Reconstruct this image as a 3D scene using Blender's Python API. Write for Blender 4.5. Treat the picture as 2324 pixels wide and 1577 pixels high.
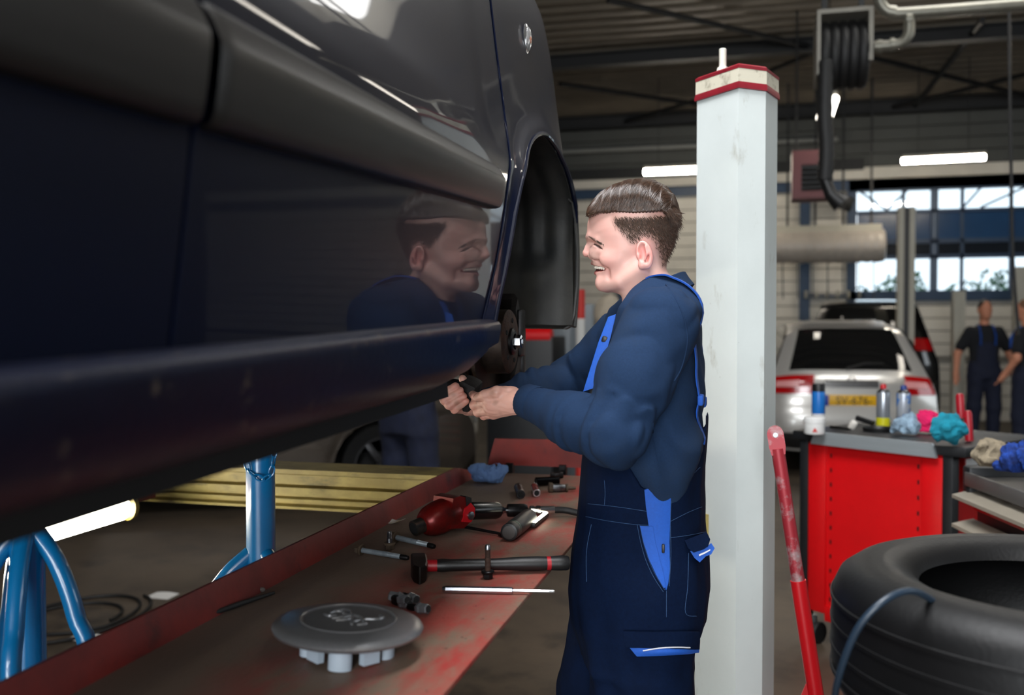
import bpy, bmesh, math, random
import numpy as np
from mathutils import Vector, Matrix, Euler

for _o in list(bpy.data.objects):
    bpy.data.objects.remove(_o, do_unlink=True)
SC = bpy.context.scene
COL = SC.collection
R = math.radians
random.seed(7)

# ---------------------------------------------------------------- camera
FPX, CAM_H, YAW, PITCH = 2150.0, 1.49, R(14.55), R(-1.35)
cam_data = bpy.data.cameras.new('camera')
cam = bpy.data.objects.new('camera', cam_data)
COL.objects.link(cam)
cam.location = (0, 0, CAM_H)
cam.rotation_euler = (R(90) + PITCH, 0, YAW)
cam_data.sensor_width = 36.0
cam_data.lens = FPX / 2324.0 * 36.0
cam_data.clip_start = 0.02
cam_data.dof.use_dof = True
cam_data.dof.focus_distance = 2.05
cam_data.dof.aperture_fstop = 2.8
SC.camera = cam

# ---------------------------------------------------------------- world (overcast sky), exposure
world = bpy.data.worlds.new('overcast_sky')
SC.world = world
world.use_nodes = True
_bg = world.node_tree.nodes['Background']
_bg.inputs[0].default_value = (0.83, 0.92, 1.0, 1)
_bg.inputs[1].default_value = 1.6
SC.view_settings.view_transform = 'Standard'
SC.view_settings.look = 'None'
SC.view_settings.exposure = 0.45
SC.view_settings.gamma = 1.0
SC.view_settings.use_curve_mapping = False


def area(name, loc, rot, sx, sy, power, color):
    l = bpy.data.lights.new(name, 'AREA')
    l.shape = 'RECTANGLE'
    l.size, l.size_y, l.energy, l.color = sx, sy, power, color
    o = bpy.data.objects.new(name, l)
    COL.objects.link(o)
    o.location, o.rotation_euler = loc, rot
    return o


# daylight standing in the open workshop gate behind the camera, the roof light, an added roof light over the lift and the high side windows
area('gate_daylight', (-.4, -4.25, 2.15), (R(90), 0, 0), 3.6, 4.0, 500, (0.94, 0.975, 1.0))
area('rooflight_and_added_light', (1.62, 7.0, 5.25), (0, 0, 0), 1.15, 2.0, 55, (1.0, 0.96, 0.9))
area('rooflight_and_added_light', (-.6, .7, 5.25), (0, 0, 0), 1.8, 3.0, 300, (0.98, 0.985, 1.0))  # added unseen source, placed to brighten the post and the mechanic
area('side_window_daylight', (9.2, 4.5, 3.3), (0, R(90), 0), 1.5, 6.0, 40, (0.9, 0.96, 1.0))


# ---------------------------------------------------------------- placing helpers (a sight line cut with a real plane)
_fw = np.array([-math.sin(YAW) * math.cos(PITCH), math.cos(YAW) * math.cos(PITCH), math.sin(PITCH)])
_rt = np.array([math.cos(YAW), math.sin(YAW), 0.0])
_up = np.cross(_rt, _fw)
_cm = np.array([0, 0, CAM_H])


def _ray(u, v):
    return _fw + _rt * (u - 1162.0) / FPX + _up * (788.5 - v) / FPX


def onX(u, v, X):
    r = _ray(u, v)
    return Vector(_cm + r * (X / r[0]))


def onY(u, v, Y):
    r = _ray(u, v)
    return Vector(_cm + r * (Y / r[1]))


def onZ(u, v, Z):
    r = _ray(u, v)
    return Vector(_cm + r * ((Z - CAM_H) / r[2]))


# ---------------------------------------------------------------- materials
def lin(c):
    return tuple(((x / 255.0) / 12.92 if x <= 10.3 else ((x / 255.0 + 0.055) / 1.055) ** 2.4) for x in c)


MATS = {}


def M(name, rgb, rough=0.5, metal=0.0, var=0.0, scale=12.0, bump=0.0, bscale=60.0, coat=0.0, emit=None, estr=0.0,
      trans=0.0, rgb2=None, rvar=0.0, stretch=None, thr=(0.35, 0.7), spec=0.5, sheen=0.0, sss=0.0, attr=None):
    if name in MATS:
        return MATS[name]
    m = bpy.data.materials.new(name)
    m.use_nodes = True
    nt = m.node_tree
    b = nt.nodes['Principled BSDF']
    col = lin(rgb)
    b.inputs['Base Color'].default_value = (*col, 1)
    b.inputs['Roughness'].default_value = rough
    b.inputs['Metallic'].default_value = metal
    b.inputs['Specular IOR Level'].default_value = spec
    if coat:
        b.inputs['Coat Weight'].default_value = coat
        b.inputs['Coat Roughness'].default_value = 0.03
    if sheen:
        b.inputs['Sheen Weight'].default_value = sheen
    if sss:
        b.inputs['Subsurface Weight'].default_value = sss
        b.inputs['Subsurface Radius'].default_value = (0.012, 0.005, 0.003)
    if trans:
        b.inputs['Transmission Weight'].default_value = trans
    if emit:
        b.inputs['Emission Color'].default_value = (*lin(emit), 1)
        b.inputs['Emission Strength'].default_value = estr
    tc = nt.nodes.new('ShaderNodeTexCoord')
    vec = tc.outputs['Object']
    if stretch:
        mp = nt.nodes.new('ShaderNodeMapping')
        mp.inputs['Scale'].default_value = stretch
        nt.links.new(vec, mp.inputs['Vector'])
        vec = mp.outputs['Vector']
    if var or rgb2:
        n = nt.nodes.new('ShaderNodeTexNoise')
        n.inputs['Scale'].default_value = scale
        n.inputs['Detail'].default_value = 7
        n.inputs['Roughness'].default_value = 0.62
        nt.links.new(vec, n.inputs['Vector'])
        cr = nt.nodes.new('ShaderNodeValToRGB')
        e = cr.color_ramp.elements
        e[0].position, e[1].position = thr
        if rgb2:
            e[0].color = (*col, 1)
            e[1].color = (*lin(rgb2), 1)
        else:
            e[0].color = (*[c * (1 - var) for c in col], 1)
            e[1].color = (*[min(1, c * (1 + var)) for c in col], 1)
        nt.links.new(n.outputs['Fac'], cr.inputs['Fac'])
        nt.links.new(cr.outputs['Color'], b.inputs['Base Color'])
        if rvar:
            mr = nt.nodes.new('ShaderNodeMapRange')
            mr.inputs['To Min'].default_value = max(0, rough - rvar)
            mr.inputs['To Max'].default_value = min(1, rough + rvar)
            nt.links.new(n.outputs['Fac'], mr.inputs['Value'])
            nt.links.new(mr.outputs['Result'], b.inputs['Roughness'])
    if attr:
        a = nt.nodes.new('ShaderNodeAttribute')
        a.attribute_name = attr
        nt.links.new(a.outputs['Color'], b.inputs['Base Color'])
    if bump:
        n2 = nt.nodes.new('ShaderNodeTexNoise')
        n2.inputs['Scale'].default_value = bscale
        n2.inputs['Detail'].default_value = 4
        nt.links.new(vec, n2.inputs['Vector'])
        bp = nt.nodes.new('ShaderNodeBump')
        bp.inputs['Strength'].default_value = bump
        bp.inputs['Distance'].default_value = 0.01
        nt.links.new(n2.outputs['Fac'], bp.inputs['Height'])
        nt.links.new(bp.outputs['Normal'], b.inputs['Normal'])
    MATS[name] = m
    return m


def mix_over(m, rgb, scale, thr, seed=0.0, stretch=None, rough=None):
    """lay a second noise-shaped stain of another colour over a material's colour"""
    nt = m.node_tree
    b = nt.nodes['Principled BSDF']
    inp = b.inputs['Base Color']
    n = nt.nodes.new('ShaderNodeTexNoise')
    n.inputs['Scale'].default_value = scale
    n.inputs['Detail'].default_value = 8
    n.inputs['Roughness'].default_value = 0.68
    tc = nt.nodes.new('ShaderNodeTexCoord')
    mp = nt.nodes.new('ShaderNodeMapping')
    mp.inputs['Location'].default_value = (seed, seed * 1.7, seed * 0.3)
    mp.inputs['Scale'].default_value = stretch or (1, 1, 1)
    nt.links.new(tc.outputs['Object'], mp.inputs['Vector'])
    nt.links.new(mp.outputs['Vector'], n.inputs['Vector'])
    r = nt.nodes.new('ShaderNodeMapRange')
    r.inputs['From Min'].default_value, r.inputs['From Max'].default_value = thr
    nt.links.new(n.outputs['Fac'], r.inputs['Value'])
    mx = nt.nodes.new('ShaderNodeMix')
    mx.data_type = 'RGBA'
    mx.inputs[7].default_value = (*lin(rgb), 1)
    if inp.links:
        nt.links.new(inp.links[0].from_socket, mx.inputs[6])
    else:
        mx.inputs[6].default_value = inp.default_value
    nt.links.new(r.outputs['Result'], mx.inputs[0])
    nt.links.new(mx.outputs[2], inp)
    return m


# ---------------------------------------------------------------- mesh builder
class MB:
    def __init__(s):
        s.bm = bmesh.new()

    def mesh(s, V, Fs, mi=0):
        vs = [s.bm.verts.new(v) for v in V]
        for f in Fs:
            try:
                fc = s.bm.faces.new([vs[i] for i in f])
                fc.material_index = mi
            except ValueError:
                pass
        return s

    def box(s, c, size, bev=0.0, rot=None, seg=2, mi=0):
        t = bmesh.new()
        bmesh.ops.create_cube(t, size=1.0)
        for v in t.verts:
            v.co = Vector((v.co.x * size[0], v.co.y * size[1], v.co.z * size[2]))
        if bev > 0:
            bmesh.ops.bevel(t, geom=list(t.edges), offset=min(bev, min(size) * 0.49), segments=seg, affect='EDGES', profile=0.5)
        m = Matrix.Translation(Vector(c))
        if rot is not None:
            m = m @ (rot.to_matrix().to_4x4() if isinstance(rot, Euler) else rot.to_4x4())
        t.transform(m)
        return s._merge(t, mi)

    def _merge(s, t, mi=0):
        t.verts.index_update()
        vs = [s.bm.verts.new(v.co) for v in t.verts]
        for f in t.faces:
            fc = s.bm.faces.new([vs[v.index] for v in f.verts])
            fc.material_index = mi
        t.free()
        return s

    def bb(s, lo, hi, bev=0.0, mi=0):
        lo, hi = Vector(lo), Vector(hi)
        return s.box((lo + hi) / 2, hi - lo, bev, mi=mi)

    def rings(s, rs, close=True, cap0=True, cap1=True, mi=0):
        """loft a list of equally long rings"""
        B = [[s.bm.verts.new(p) for p in r] for r in rs]
        n = len(B[0])
        m = n if close else n - 1
        for a, b in zip(B[:-1], B[1:]):
            for i in range(m):
                j = (i + 1) % n
                try:
                    s.bm.faces.new((a[i], a[j], b[j], b[i])).material_index = mi
                except ValueError:
                    pass
        if close and cap0:
            s.bm.faces.new(list(reversed(B[0]))).material_index = mi
        if close and cap1:
            s.bm.faces.new(B[-1]).material_index = mi
        return s

    def tube(s, pts, rad, n=10, cap=True, ell=None, up=None, closed=False, mi=0):
        pts = [Vector(p) for p in pts]
        if not hasattr(rad, '__len__'):
            rad = [rad] * len(pts)
        N = len(pts)
        T = []
        for i in range(N):
            if closed:
                t = pts[(i + 1) % N] - pts[i - 1]
            else:
                t = pts[min(i + 1, N - 1)] - pts[max(i - 1, 0)]
            T.append(t.normalized())
        ref = Vector(up) if up is not None else (Vector((0, 0, 1)) if abs(T[0].z) < 0.9 else Vector((1, 0, 0)))
        rs = []
        x = (ref - T[0] * ref.dot(T[0])).normalized()
        for i in range(N):
            x = x - T[i] * x.dot(T[i])
            if x.length < 1e-6:
                x = T[i].orthogonal()
            x.normalize()
            y = T[i].cross(x)
            a, b = (rad[i], rad[i]) if ell is None else (rad[i] * ell[0], rad[i] * ell[1])
            rs.append([pts[i] + x * (a * math.cos(2 * math.pi * k / n)) + y * (b * math.sin(2 * math.pi * k / n)) for k in range(n)])
        if closed:
            rs.append(rs[0])
            return s.rings(rs, True, False, False, mi)
        return s.rings(rs, True, cap, cap, mi)

    def lathe(s, prof, n=24, mat=None, mi=0, cap=True, ang=2 * math.pi):
        """prof: list of (radius, z)"""
        m = mat or Matrix()
        rs = []
        for r, z in prof:
            r = max(r, 1e-5)
            rs.append([m @ Vector((r * math.cos(ang * k / n), r * math.sin(ang * k / n), z)) for k in range(n)])
        return s.rings(rs, True, cap, cap, mi)

    def prism(s, poly, z0, z1, mat=None, mi=0):
        """poly: list of (x,y); extruded along z"""
        m = mat or Matrix()
        return s.rings([[m @ Vector((x, y, z)) for x, y in poly] for z in (z0, z1)], mi=mi)

    def grid(s, fn, nu, nv, mi=0):
        P = [[s.bm.verts.new(fn(i / nu, j / nv)) for j in range(nv + 1)] for i in range(nu + 1)]
        for i in range(nu):
            for j in range(nv):
                s.bm.faces.new((P[i][j], P[i + 1][j], P[i + 1][j + 1], P[i][j + 1])).material_index = mi
        return s

    def ell(s, c, r, rot=None, u=16, v=10, mi=0):
        t = bmesh.new()
        bmesh.ops.create_uvsphere(t, u_segments=u, v_segments=v, radius=1.0)
        m = Matrix.Translation(Vector(c))
        if rot is not None:
            m = m @ rot.to_matrix().to_4x4()
        m = m @ Matrix.Diagonal((r[0], r[1], r[2], 1))
        t.transform(m)
        return s._merge(t, mi)

    def _thicken(s, th):
        bm = s.bm
        bm.normal_update()
        fs = list(bm.faces)
        cp = {v: bm.verts.new(v.co - v.normal * th) for v in list(bm.verts)}
        bd = [(e.verts[0], e.verts[1]) for e in bm.edges if len(e.link_faces) == 1]
        for f in fs:
            try:
                bm.faces.new([cp[v] for v in reversed(f.verts)]).material_index = f.material_index
            except ValueError:
                pass
        for a, b in bd:
            try:
                bm.faces.new((a, b, cp[b], cp[a]))
            except ValueError:
                pass

    def xf(s, m):
        s.bm.transform(m)
        return s

    def weld(s, d=1e-5):
        bmesh.ops.remove_doubles(s.bm, verts=s.bm.verts, dist=d)
        return s

    def build(s, name, mats, parent=None, smooth=40, solid=0.0, world=True, fix=True, sub=0):
        if fix:
            bmesh.ops.recalc_face_normals(s.bm, faces=s.bm.faces)
        if solid:
            s._thicken(solid)
            bmesh.ops.recalc_face_normals(s.bm, faces=s.bm.faces)
        me = bpy.data.meshes.new(name)
        s.bm.to_mesh(me)
        s.bm.free()
        for m in (mats if isinstance(mats, (list, tuple)) else [mats]):
            me.materials.append(m)
        if smooth:
            for p in me.polygons:
                p.use_smooth = True
            me.set_sharp_from_angle(angle=R(smooth))
        o = bpy.data.objects.new(name, me)
        COL.objects.link(o)
        if sub:
            md = o.modifiers.new('smooth', 'SUBSURF')
            md.levels = md.render_levels = sub
        if parent is not None:
            adopt(o, parent, world)
        return o


def root_off(p):
    off = Vector((0, 0, 0))
    while p is not None:
        off += p.location
        p = p.parent
    return off


def adopt(o, parent, world=True):
    o.parent = parent
    if world:
        o.location = Vector(o.location) - root_off(parent)
    return o


def tag(o, label=None, cat=None, group=None, kind=None):
    if label:
        o['label'] = label
    if cat:
        o['category'] = cat
    if group:
        o['group'] = group
    if kind:
        o['kind'] = kind
    return o


def thing(name, label, cat, loc=(0, 0, 0), group=None, rz=0.0):
    o = bpy.data.objects.new(name, None)
    o.empty_display_size = 0.05
    COL.objects.link(o)
    o.location = loc
    o.rotation_euler = (0, 0, rz)
    return tag(o, label, cat, group)


def copy_tree(o, parent=None):
    c = o.copy()
    COL.objects.link(c)
    if parent is not None:
        c.parent = parent
    for ch in list(o.children):
        copy_tree(ch, c)
    return c


def arr_mesh(name, V, Fs, mats, parent=None, smooth=True, world=True, colors=None):
    me = bpy.data.meshes.new(name)
    me.from_pydata([tuple(v) for v in V], [], [tuple(f) for f in Fs])
    for m in (mats if isinstance(mats, (list, tuple)) else [mats]):
        me.materials.append(m)
    if smooth:
        me.polygons.foreach_set('use_smooth', [True] * len(me.polygons))
    if colors is not None:
        a = me.color_attributes.new('Col', 'FLOAT_COLOR', 'POINT')
        c = np.ones((len(V), 4), np.float32)
        c[:, :3] = colors
        a.data.foreach_set('color', c.ravel())
    o = bpy.data.objects.new(name, me)
    COL.objects.link(o)
    if parent is not None:
        adopt(o, parent, world)
    return o


def text_mesh(name, body, size, mat, loc, rot, parent, depth=0.0006, world=True):
    c = bpy.data.curves.new(name, 'FONT')
    c.body = body
    c.size = size
    c.align_x = 'CENTER'
    c.align_y = 'CENTER'
    c.extrude = depth
    t = bpy.data.objects.new(name, c)
    COL.objects.link(t)
    bpy.context.view_layer.update()
    me = bpy.data.meshes.new_from_object(t.evaluated_get(bpy.context.evaluated_depsgraph_get()))
    bpy.data.objects.remove(t, do_unlink=True)
    me.materials.clear()
    me.materials.append(mat)
    o = bpy.data.objects.new(name, me)
    COL.objects.link(o)
    o.location, o.rotation_euler = loc, rot
    if parent is not None:
        adopt(o, parent, world)
    return o


def catmull(pts, n=8, closed=False):
    P = [Vector(p) for p in pts]
    out = []
    N = len(P)
    for i in range(N if closed else N - 1):
        if closed:
            p0, p1, p2, p3 = P[i - 1], P[i], P[(i + 1) % N], P[(i + 2) % N]
        else:
            p0, p1, p2, p3 = P[max(i - 1, 0)], P[i], P[i + 1], P[min(i + 2, N - 1)]
        for k in range(n):
            t = k / n
            out.append(0.5 * ((2 * p1) + (p2 - p0) * t + (2 * p0 - 5 * p1 + 4 * p2 - p3) * t * t + (3 * p1 - p0 - 3 * p2 + p3) * t ** 3))
    if not closed:
        out.append(P[-1])
    return out


def resample(pts, n):
    P = [Vector(p) for p in pts]
    L = [0.0]
    for a, b in zip(P[:-1], P[1:]):
        L.append(L[-1] + (b - a).length)
    out = []
    for k in range(n):
        t = L[-1] * k / (n - 1)
        i = 0
        while i < len(L) - 2 and L[i + 1] < t:
            i += 1
        w = (t - L[i]) / max(L[i + 1] - L[i], 1e-9)
        out.append(P[i].lerp(P[i + 1], min(1, w)))
    return out


def interp(x, xs, ys):
    return float(np.interp(x, xs, ys))


# ---------------------------------------------------------------- implicit surfaces (numpy surface nets)
def sdf_mesh(f, lo, hi, h):
    lo, hi = np.array(lo, float), np.array(hi, float)
    n = np.ceil((hi - lo) / h).astype(int) + 1
    ax = [lo[i] + h * np.arange(n[i]) for i in range(3)]
    D = np.empty(tuple(n), np.float32)
    step = max(1, int(400000 / (n[1] * n[2])))
    for i in range(0, n[0], step):
        X, Y, Z = np.meshgrid(ax[0][i:i + step], ax[1], ax[2], indexing='ij')
        D[i:i + step] = f(X.astype(np.float32), Y.astype(np.float32), Z.astype(np.float32))
    S = D < 0
    c = S[:-1, :-1, :-1].astype(np.int8)
    cnt = np.zeros(c.shape, np.int8)
    for a in (0, 1):
        for b in (0, 1):
            for d in (0, 1):
                cnt += S[a:a + n[0] - 1, b:b + n[1] - 1, d:d + n[2] - 1]
    act = (cnt > 0) & (cnt < 8)
    idx = np.argwhere(act)
    vid = -np.ones(act.shape, np.int64)
    vid[act] = np.arange(len(idx))
    I, J, K = idx.T
    acc = np.zeros((len(idx), 3))
    num = np.zeros(len(idx))
    corners = [(a, b, d) for a in (0, 1) for b in (0, 1) for d in (0, 1)]
    for p in corners:
        for k in range(3):
            if p[k] == 0:
                q = list(p)
                q[k] = 1
                va = D[I + p[0], J + p[1], K + p[2]]
                vb = D[I + q[0], J + q[1], K + q[2]]
                m = (va < 0) != (vb < 0)
                t = np.where(m, va / np.where(m, va - vb, 1), 0)
                pos = np.tile(np.array(p, float), (len(idx), 1))
                pos[:, k] = t
                acc[m] += pos[m]
                num[m] += 1
    V = lo + h * (idx + acc / num[:, None])
    Fs = []
    for k in range(3):
        o1, o2 = [(1, 2), (2, 0), (0, 1)][k]
        sl0 = [slice(None)] * 3
        sl1 = [slice(None)] * 3
        sl0[k] = slice(0, -1)
        sl1[k] = slice(1, None)
        ch = S[tuple(sl0)] != S[tuple(sl1)]
        e = np.argwhere(ch)
        ok = (e[:, o1] > 0) & (e[:, o2] > 0) & (e[:, o1] < n[o1] - 1) & (e[:, o2] < n[o2] - 1)
        e = e[ok]
        ins = S[tuple(e.T)]
        d1 = np.zeros(3, int)
        d1[o1] = 1
        d2 = np.zeros(3, int)
        d2[o2] = 1
        q = [vid[tuple((e - d1 - d2).T)], vid[tuple((e - d2).T)], vid[tuple(e.T)], vid[tuple((e - d1).T)]]
        Q = np.stack(q, 1)
        Q[~ins] = Q[~ins][:, ::-1]
        Fs.append(Q)
    Fs = np.concatenate(Fs)
    Fs = Fs[(Fs >= 0).all(1)]
    return V, Fs


def smin(a, b, k):
    h = np.clip(0.5 + 0.5 * (b - a) / k, 0, 1)
    return b * (1 - h) + a * h - k * h * (1 - h)


def smax(a, b, k):
    return -smin(-a, -b, k)


def s_cap(X, Y, Z, a, b, ra, rb):
    a, b = np.array(a, float), np.array(b, float)
    d = b - a
    L2 = d @ d
    t = np.clip(((X - a[0]) * d[0] + (Y - a[1]) * d[1] + (Z - a[2]) * d[2]) / L2, 0, 1)
    q = np.sqrt((X - a[0] - t * d[0]) ** 2 + (Y - a[1] - t * d[1]) ** 2 + (Z - a[2] - t * d[2]) ** 2)
    return q - (ra + (rb - ra) * t)


def s_ell(X, Y, Z, c, r, rot=None):
    x, y, z = X - c[0], Y - c[1], Z - c[2]
    if rot is not None:
        m = np.array(rot.to_matrix()).T
        x, y, z = m[0, 0] * x + m[0, 1] * y + m[0, 2] * z, m[1, 0] * x + m[1, 1] * y + m[1, 2] * z, m[2, 0] * x + m[2, 1] * y + m[2, 2] * z
    k0 = np.sqrt((x / r[0]) ** 2 + (y / r[1]) ** 2 + (z / r[2]) ** 2)
    k1 = np.sqrt((x / r[0] ** 2) ** 2 + (y / r[1] ** 2) ** 2 + (z / r[2] ** 2) ** 2)
    return k0 * (k0 - 1) / np.maximum(k1, 1e-6)


def s_chain(X, Y, Z, pts, rads, k=0.01):
    d = None
    for i in range(len(pts) - 1):
        e = s_cap(X, Y, Z, pts[i], pts[i + 1], rads[i], rads[i + 1])
        d = e if d is None else smin(d, e, k)
    return d


def poly_sd(X, Z, poly):
    """signed distance to a 2-D polygon, negative inside"""
    d = np.full(X.shape, 1e9, np.float32)
    ins = np.zeros(X.shape, bool)
    n = len(poly)
    for i in range(n):
        ax, az = poly[i]
        bx, bz = poly[(i + 1) % n]
        ex, ez = bx - ax, bz - az
        wx, wz = X - ax, Z - az
        t = np.clip((wx * ex + wz * ez) / (ex * ex + ez * ez + 1e-12), 0, 1)
        d = np.minimum(d, (wx - ex * t) ** 2 + (wz - ez * t) ** 2)
        c = ((az <= Z) & (bz > Z)) | ((bz <= Z) & (az > Z))
        xi = ax + (Z - az) / (ez if abs(ez) > 1e-12 else 1e-12) * ex
        ins ^= c & (X < xi)
    d = np.sqrt(d)
    return np.where(ins, -d, d)


def vnoise(X, Y, Z, seed=0):
    """cheap smooth pseudo noise, about -1..1"""
    r = np.random.RandomState(seed)
    s = 0
    for i in range(5):
        k = r.normal(size=3)
        s = s + np.sin(X * k[0] * (1 + .3 * i) + Y * k[1] * (1 + .3 * i) + Z * k[2] * (1 + .3 * i) + r.uniform(0, 6.28))
    return s / 3.0


# common materials
BLACK = M('black_plastic', (16, 16, 17), 0.45, bump=0.05, bscale=300)
RUBBER = M('rubber', (15, 15, 16), 0.6, var=0.25, scale=30, bump=0.1, bscale=200)
CHROME = M('bright_chrome', (200, 202, 205), 0.16, 1.0, var=0.1, scale=40)
STEEL = M('worn_steel', (130, 132, 136), 0.36, 1.0, var=0.3, scale=60, rvar=0.12)
DKSTEEL = M('dark_steel', (46, 45, 46), 0.4, 0.9, var=0.35, scale=50, rvar=0.15)
RUST = M('rusty_iron', (70, 45, 32), 0.8, 0.3, rgb2=(32, 25, 23), scale=35, bump=0.35, bscale=90)
DARKBODY = M('dark_underbody', (12, 12, 13), 0.85, var=0.3, scale=8)
# ================================================================ the hall
CONC = M('concrete_floor', (88, 76, 62), 0.5, rgb2=(64, 55, 46), scale=1.1, bump=0.08, bscale=30, rvar=0.12)
mix_over(CONC, (40, 35, 31), 2.7, (0.52, 0.72), 3.0)
mix_over(CONC, (120, 110, 98), 9.0, (0.66, 0.74), 8.0)
fl = MB().bb((-9.2, -7.2, -0.12), (9.2, 16.2, 0.0)).build('floor', CONC, smooth=0)
tag(fl, 'brown grey stained concrete workshop floor', kind='structure')

SHEET = M('roof_sheet', (112, 103, 90), 0.6, 0.0, var=0.12, scale=3)
b = MB()
pitch, dep = 0.28, 0.05
prof = []
y = -7.2
while y < 16.2:
    prof += [(y, 5.0), (y + 0.10, 5.0), (y + 0.14, 5.0 + dep), (y + 0.24, 5.0 + dep)]
    y += pitch
# skylight openings cut the sheet into strips along x
SKY = [(1.05, 2.2, 6.0, 8.0), (-1.5, .3, -.8, 2.2)]  # second opening is added to let the extra roof light in
cuts = sorted({-9.2, 9.2} | {a for s in SKY for a in s[:2]})
for x0, x1 in zip(cuts[:-1], cuts[1:]):
    for (ya, za), (yb, zb) in zip(prof[:-1], prof[1:]):
        ym = (ya + yb) / 2
        xm = (x0 + x1) / 2
        if any(s[0] < xm < s[1] and s[2] < ym < s[3] for s in SKY):
            continue
        b.mesh([(x0, ya, za), (x1, ya, za), (x1, yb, zb), (x0, yb, zb)], [(0, 3, 2, 1)])
ceil = b.weld(1e-4).build('ceiling', SHEET, smooth=0, fix=False)
tag(ceil, 'dark corrugated metal roof sheeting', kind='structure')
KERB = M('rooflight_kerb', (150, 146, 136), 0.7)
for i, s in enumerate(SKY):
    w = thing('window_%d' % (i + 2), None, None, ((s[0] + s[1]) / 2, (s[2] + s[3]) / 2, 5.0))
    tag(w, ['skylight in the roof over the tool trolleys', 'added unseen skylight over the vehicle lift, placed for its light'][i], kind='structure')
    k = MB()
    for lo, hi in (((s[0] - .05, s[2] - .05, 4.98), (s[1] + .05, s[2], 5.24)), ((s[0] - .05, s[3], 4.98), (s[1] + .05, s[3] + .05, 5.24)),
                   ((s[0] - .05, s[2], 4.98), (s[0], s[3], 5.24)), ((s[1], s[2], 4.98), (s[1] + .05, s[3], 5.24))):
        k.bb(lo, hi)
    k.build('kerb', KERB, w, smooth=0)
    for q in (0.33, 0.67):
        xx = s[0] + (s[1] - s[0]) * q
        MB().bb((xx - .03, s[2], 5.02), (xx + .03, s[3], 5.1)).build('glazing_bar', BLACK, w, smooth=0)

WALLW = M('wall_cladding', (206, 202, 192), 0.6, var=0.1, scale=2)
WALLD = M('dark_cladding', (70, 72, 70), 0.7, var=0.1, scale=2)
CORE = M('wall_core', (40, 42, 42), 0.9)
# far wall: window band between x0 and x1
WX0, WX1, WZ0, WZ1 = 1.5, 4.95, 2.03, 3.62
wb = MB()
wb.bb((-9.2, 16.03, 0), (WX0, 16.2, 5.05)).bb((WX1, 16.03, 0), (9.2, 16.2, 5.05))
wb.bb((WX0, 16.03, 0), (WX1, 16.2, WZ0)).bb((WX0, 16.03, WZ1), (WX1, 16.2, 5.05))
wallb = wb.build('wall_back', CORE, smooth=0)
tag(wallb, 'far workshop wall of horizontal pale cladding boards', kind='structure')
z, i = 0.0, 0
while z < 4.98:
    h = min(0.2, 5.0 - z)
    spans = [(-9.2, 9.2)]
    if z + h > WZ0 and z < WZ1:
        spans = [(-9.2, WX0), (WX1, 9.2)]
    for a, c in spans:
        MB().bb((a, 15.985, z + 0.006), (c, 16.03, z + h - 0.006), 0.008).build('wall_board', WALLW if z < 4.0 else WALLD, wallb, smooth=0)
    z += 0.2
WALLS = M('wall_paint_dark', (48, 47, 45), 0.8, var=0.15, scale=0.7)
wl = MB().bb((-9.35, -7.2, 0), (-9.2, 16.2, 5.1)).build('wall_left', WALLS, smooth=0)
tag(wl, 'dim left side wall of the workshop', kind='structure')
wr = MB().bb((9.2, -7.2, 0), (9.35, 16.2, 2.5)).bb((9.2, -7.2, 4.1), (9.35, 16.2, 5.1)).bb((9.2, -7.2, 2.5), (9.35, 1.5, 4.1)).bb((9.2, 7.5, 2.5), (9.35, 16.2, 4.1)).build('wall_right', WALLS, smooth=0)
tag(wr, 'dim right side wall with a high window band', kind='structure')
wf = MB().bb((-9.2, -4.5, 0), (-2.2, -4.35, 5.1)).bb((1.4, -4.5, 0), (9.2, -4.35, 5.1)).bb((-2.2, -4.5, 4.15), (1.4, -4.35, 5.1)).build('wall_front', WALLS, smooth=0)
tag(wf, 'workshop wall with the open gate behind the photographer', kind='structure')

# the far window: blue frame, bars, panes
BLUEF = M('blue_steel_frame', (22, 52, 82), 0.5, var=0.1)
PANE_CLEAR = M('window_glass', (225, 235, 240), 0.02, trans=1.0, spec=0.3)
PANE_BLUE = M('blue_infill_panel', (20, 62, 104), 0.25, var=0.15, scale=0.8)
win = thing('window_1', 'wide window with blue steel frame in the far wall', None, ((WX0 + WX1) / 2, 16, WZ0))
tag(win, kind='structure')
MB().bb((WX0 - .12, 15.9, WZ1 - .02), (WX1 + .1, 16.05, WZ1 + .16)).build('window_frame', BLUEF, win, smooth=0)
MB().bb((WX0 - .12, 15.9, WZ0 - .16), (WX1 + .1, 16.05, WZ0)).build('window_frame', BLUEF, win, smooth=0)
MB().bb((WX0 - .14, 15.9, WZ0 - .16), (WX0, 16.05, WZ1)).build('window_frame', BLUEF, win, smooth=0)
for zz, t in ((3.27, .05), (2.8, .07), (2.56, .06)):
    MB().bb((WX0, 15.95, zz - t / 2), (WX1, 16.05, zz + t / 2)).build('transom', BLUEF, win, smooth=0)
for xx in (2.2, 2.62, 2.68, 3.05, 3.74, 4.3):
    MB().bb((xx - .022, 15.95, WZ0), (xx + .022, 16.05, WZ1)).build('mullion', BLUEF, win, smooth=0)
for xa, xb in ((1.55, 1.95), (2.25, 1.95), (3.3, 3.05), (3.95, 3.3)):
    MB().tube([(xa, 15.93, 3.6), (xb, 15.93, 3.3)], 0.018, 6).build('brace', BLUEF, win)
xs_ = [WX0, 2.2, 2.65, 3.05, 3.74, 4.3, WX1]
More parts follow.
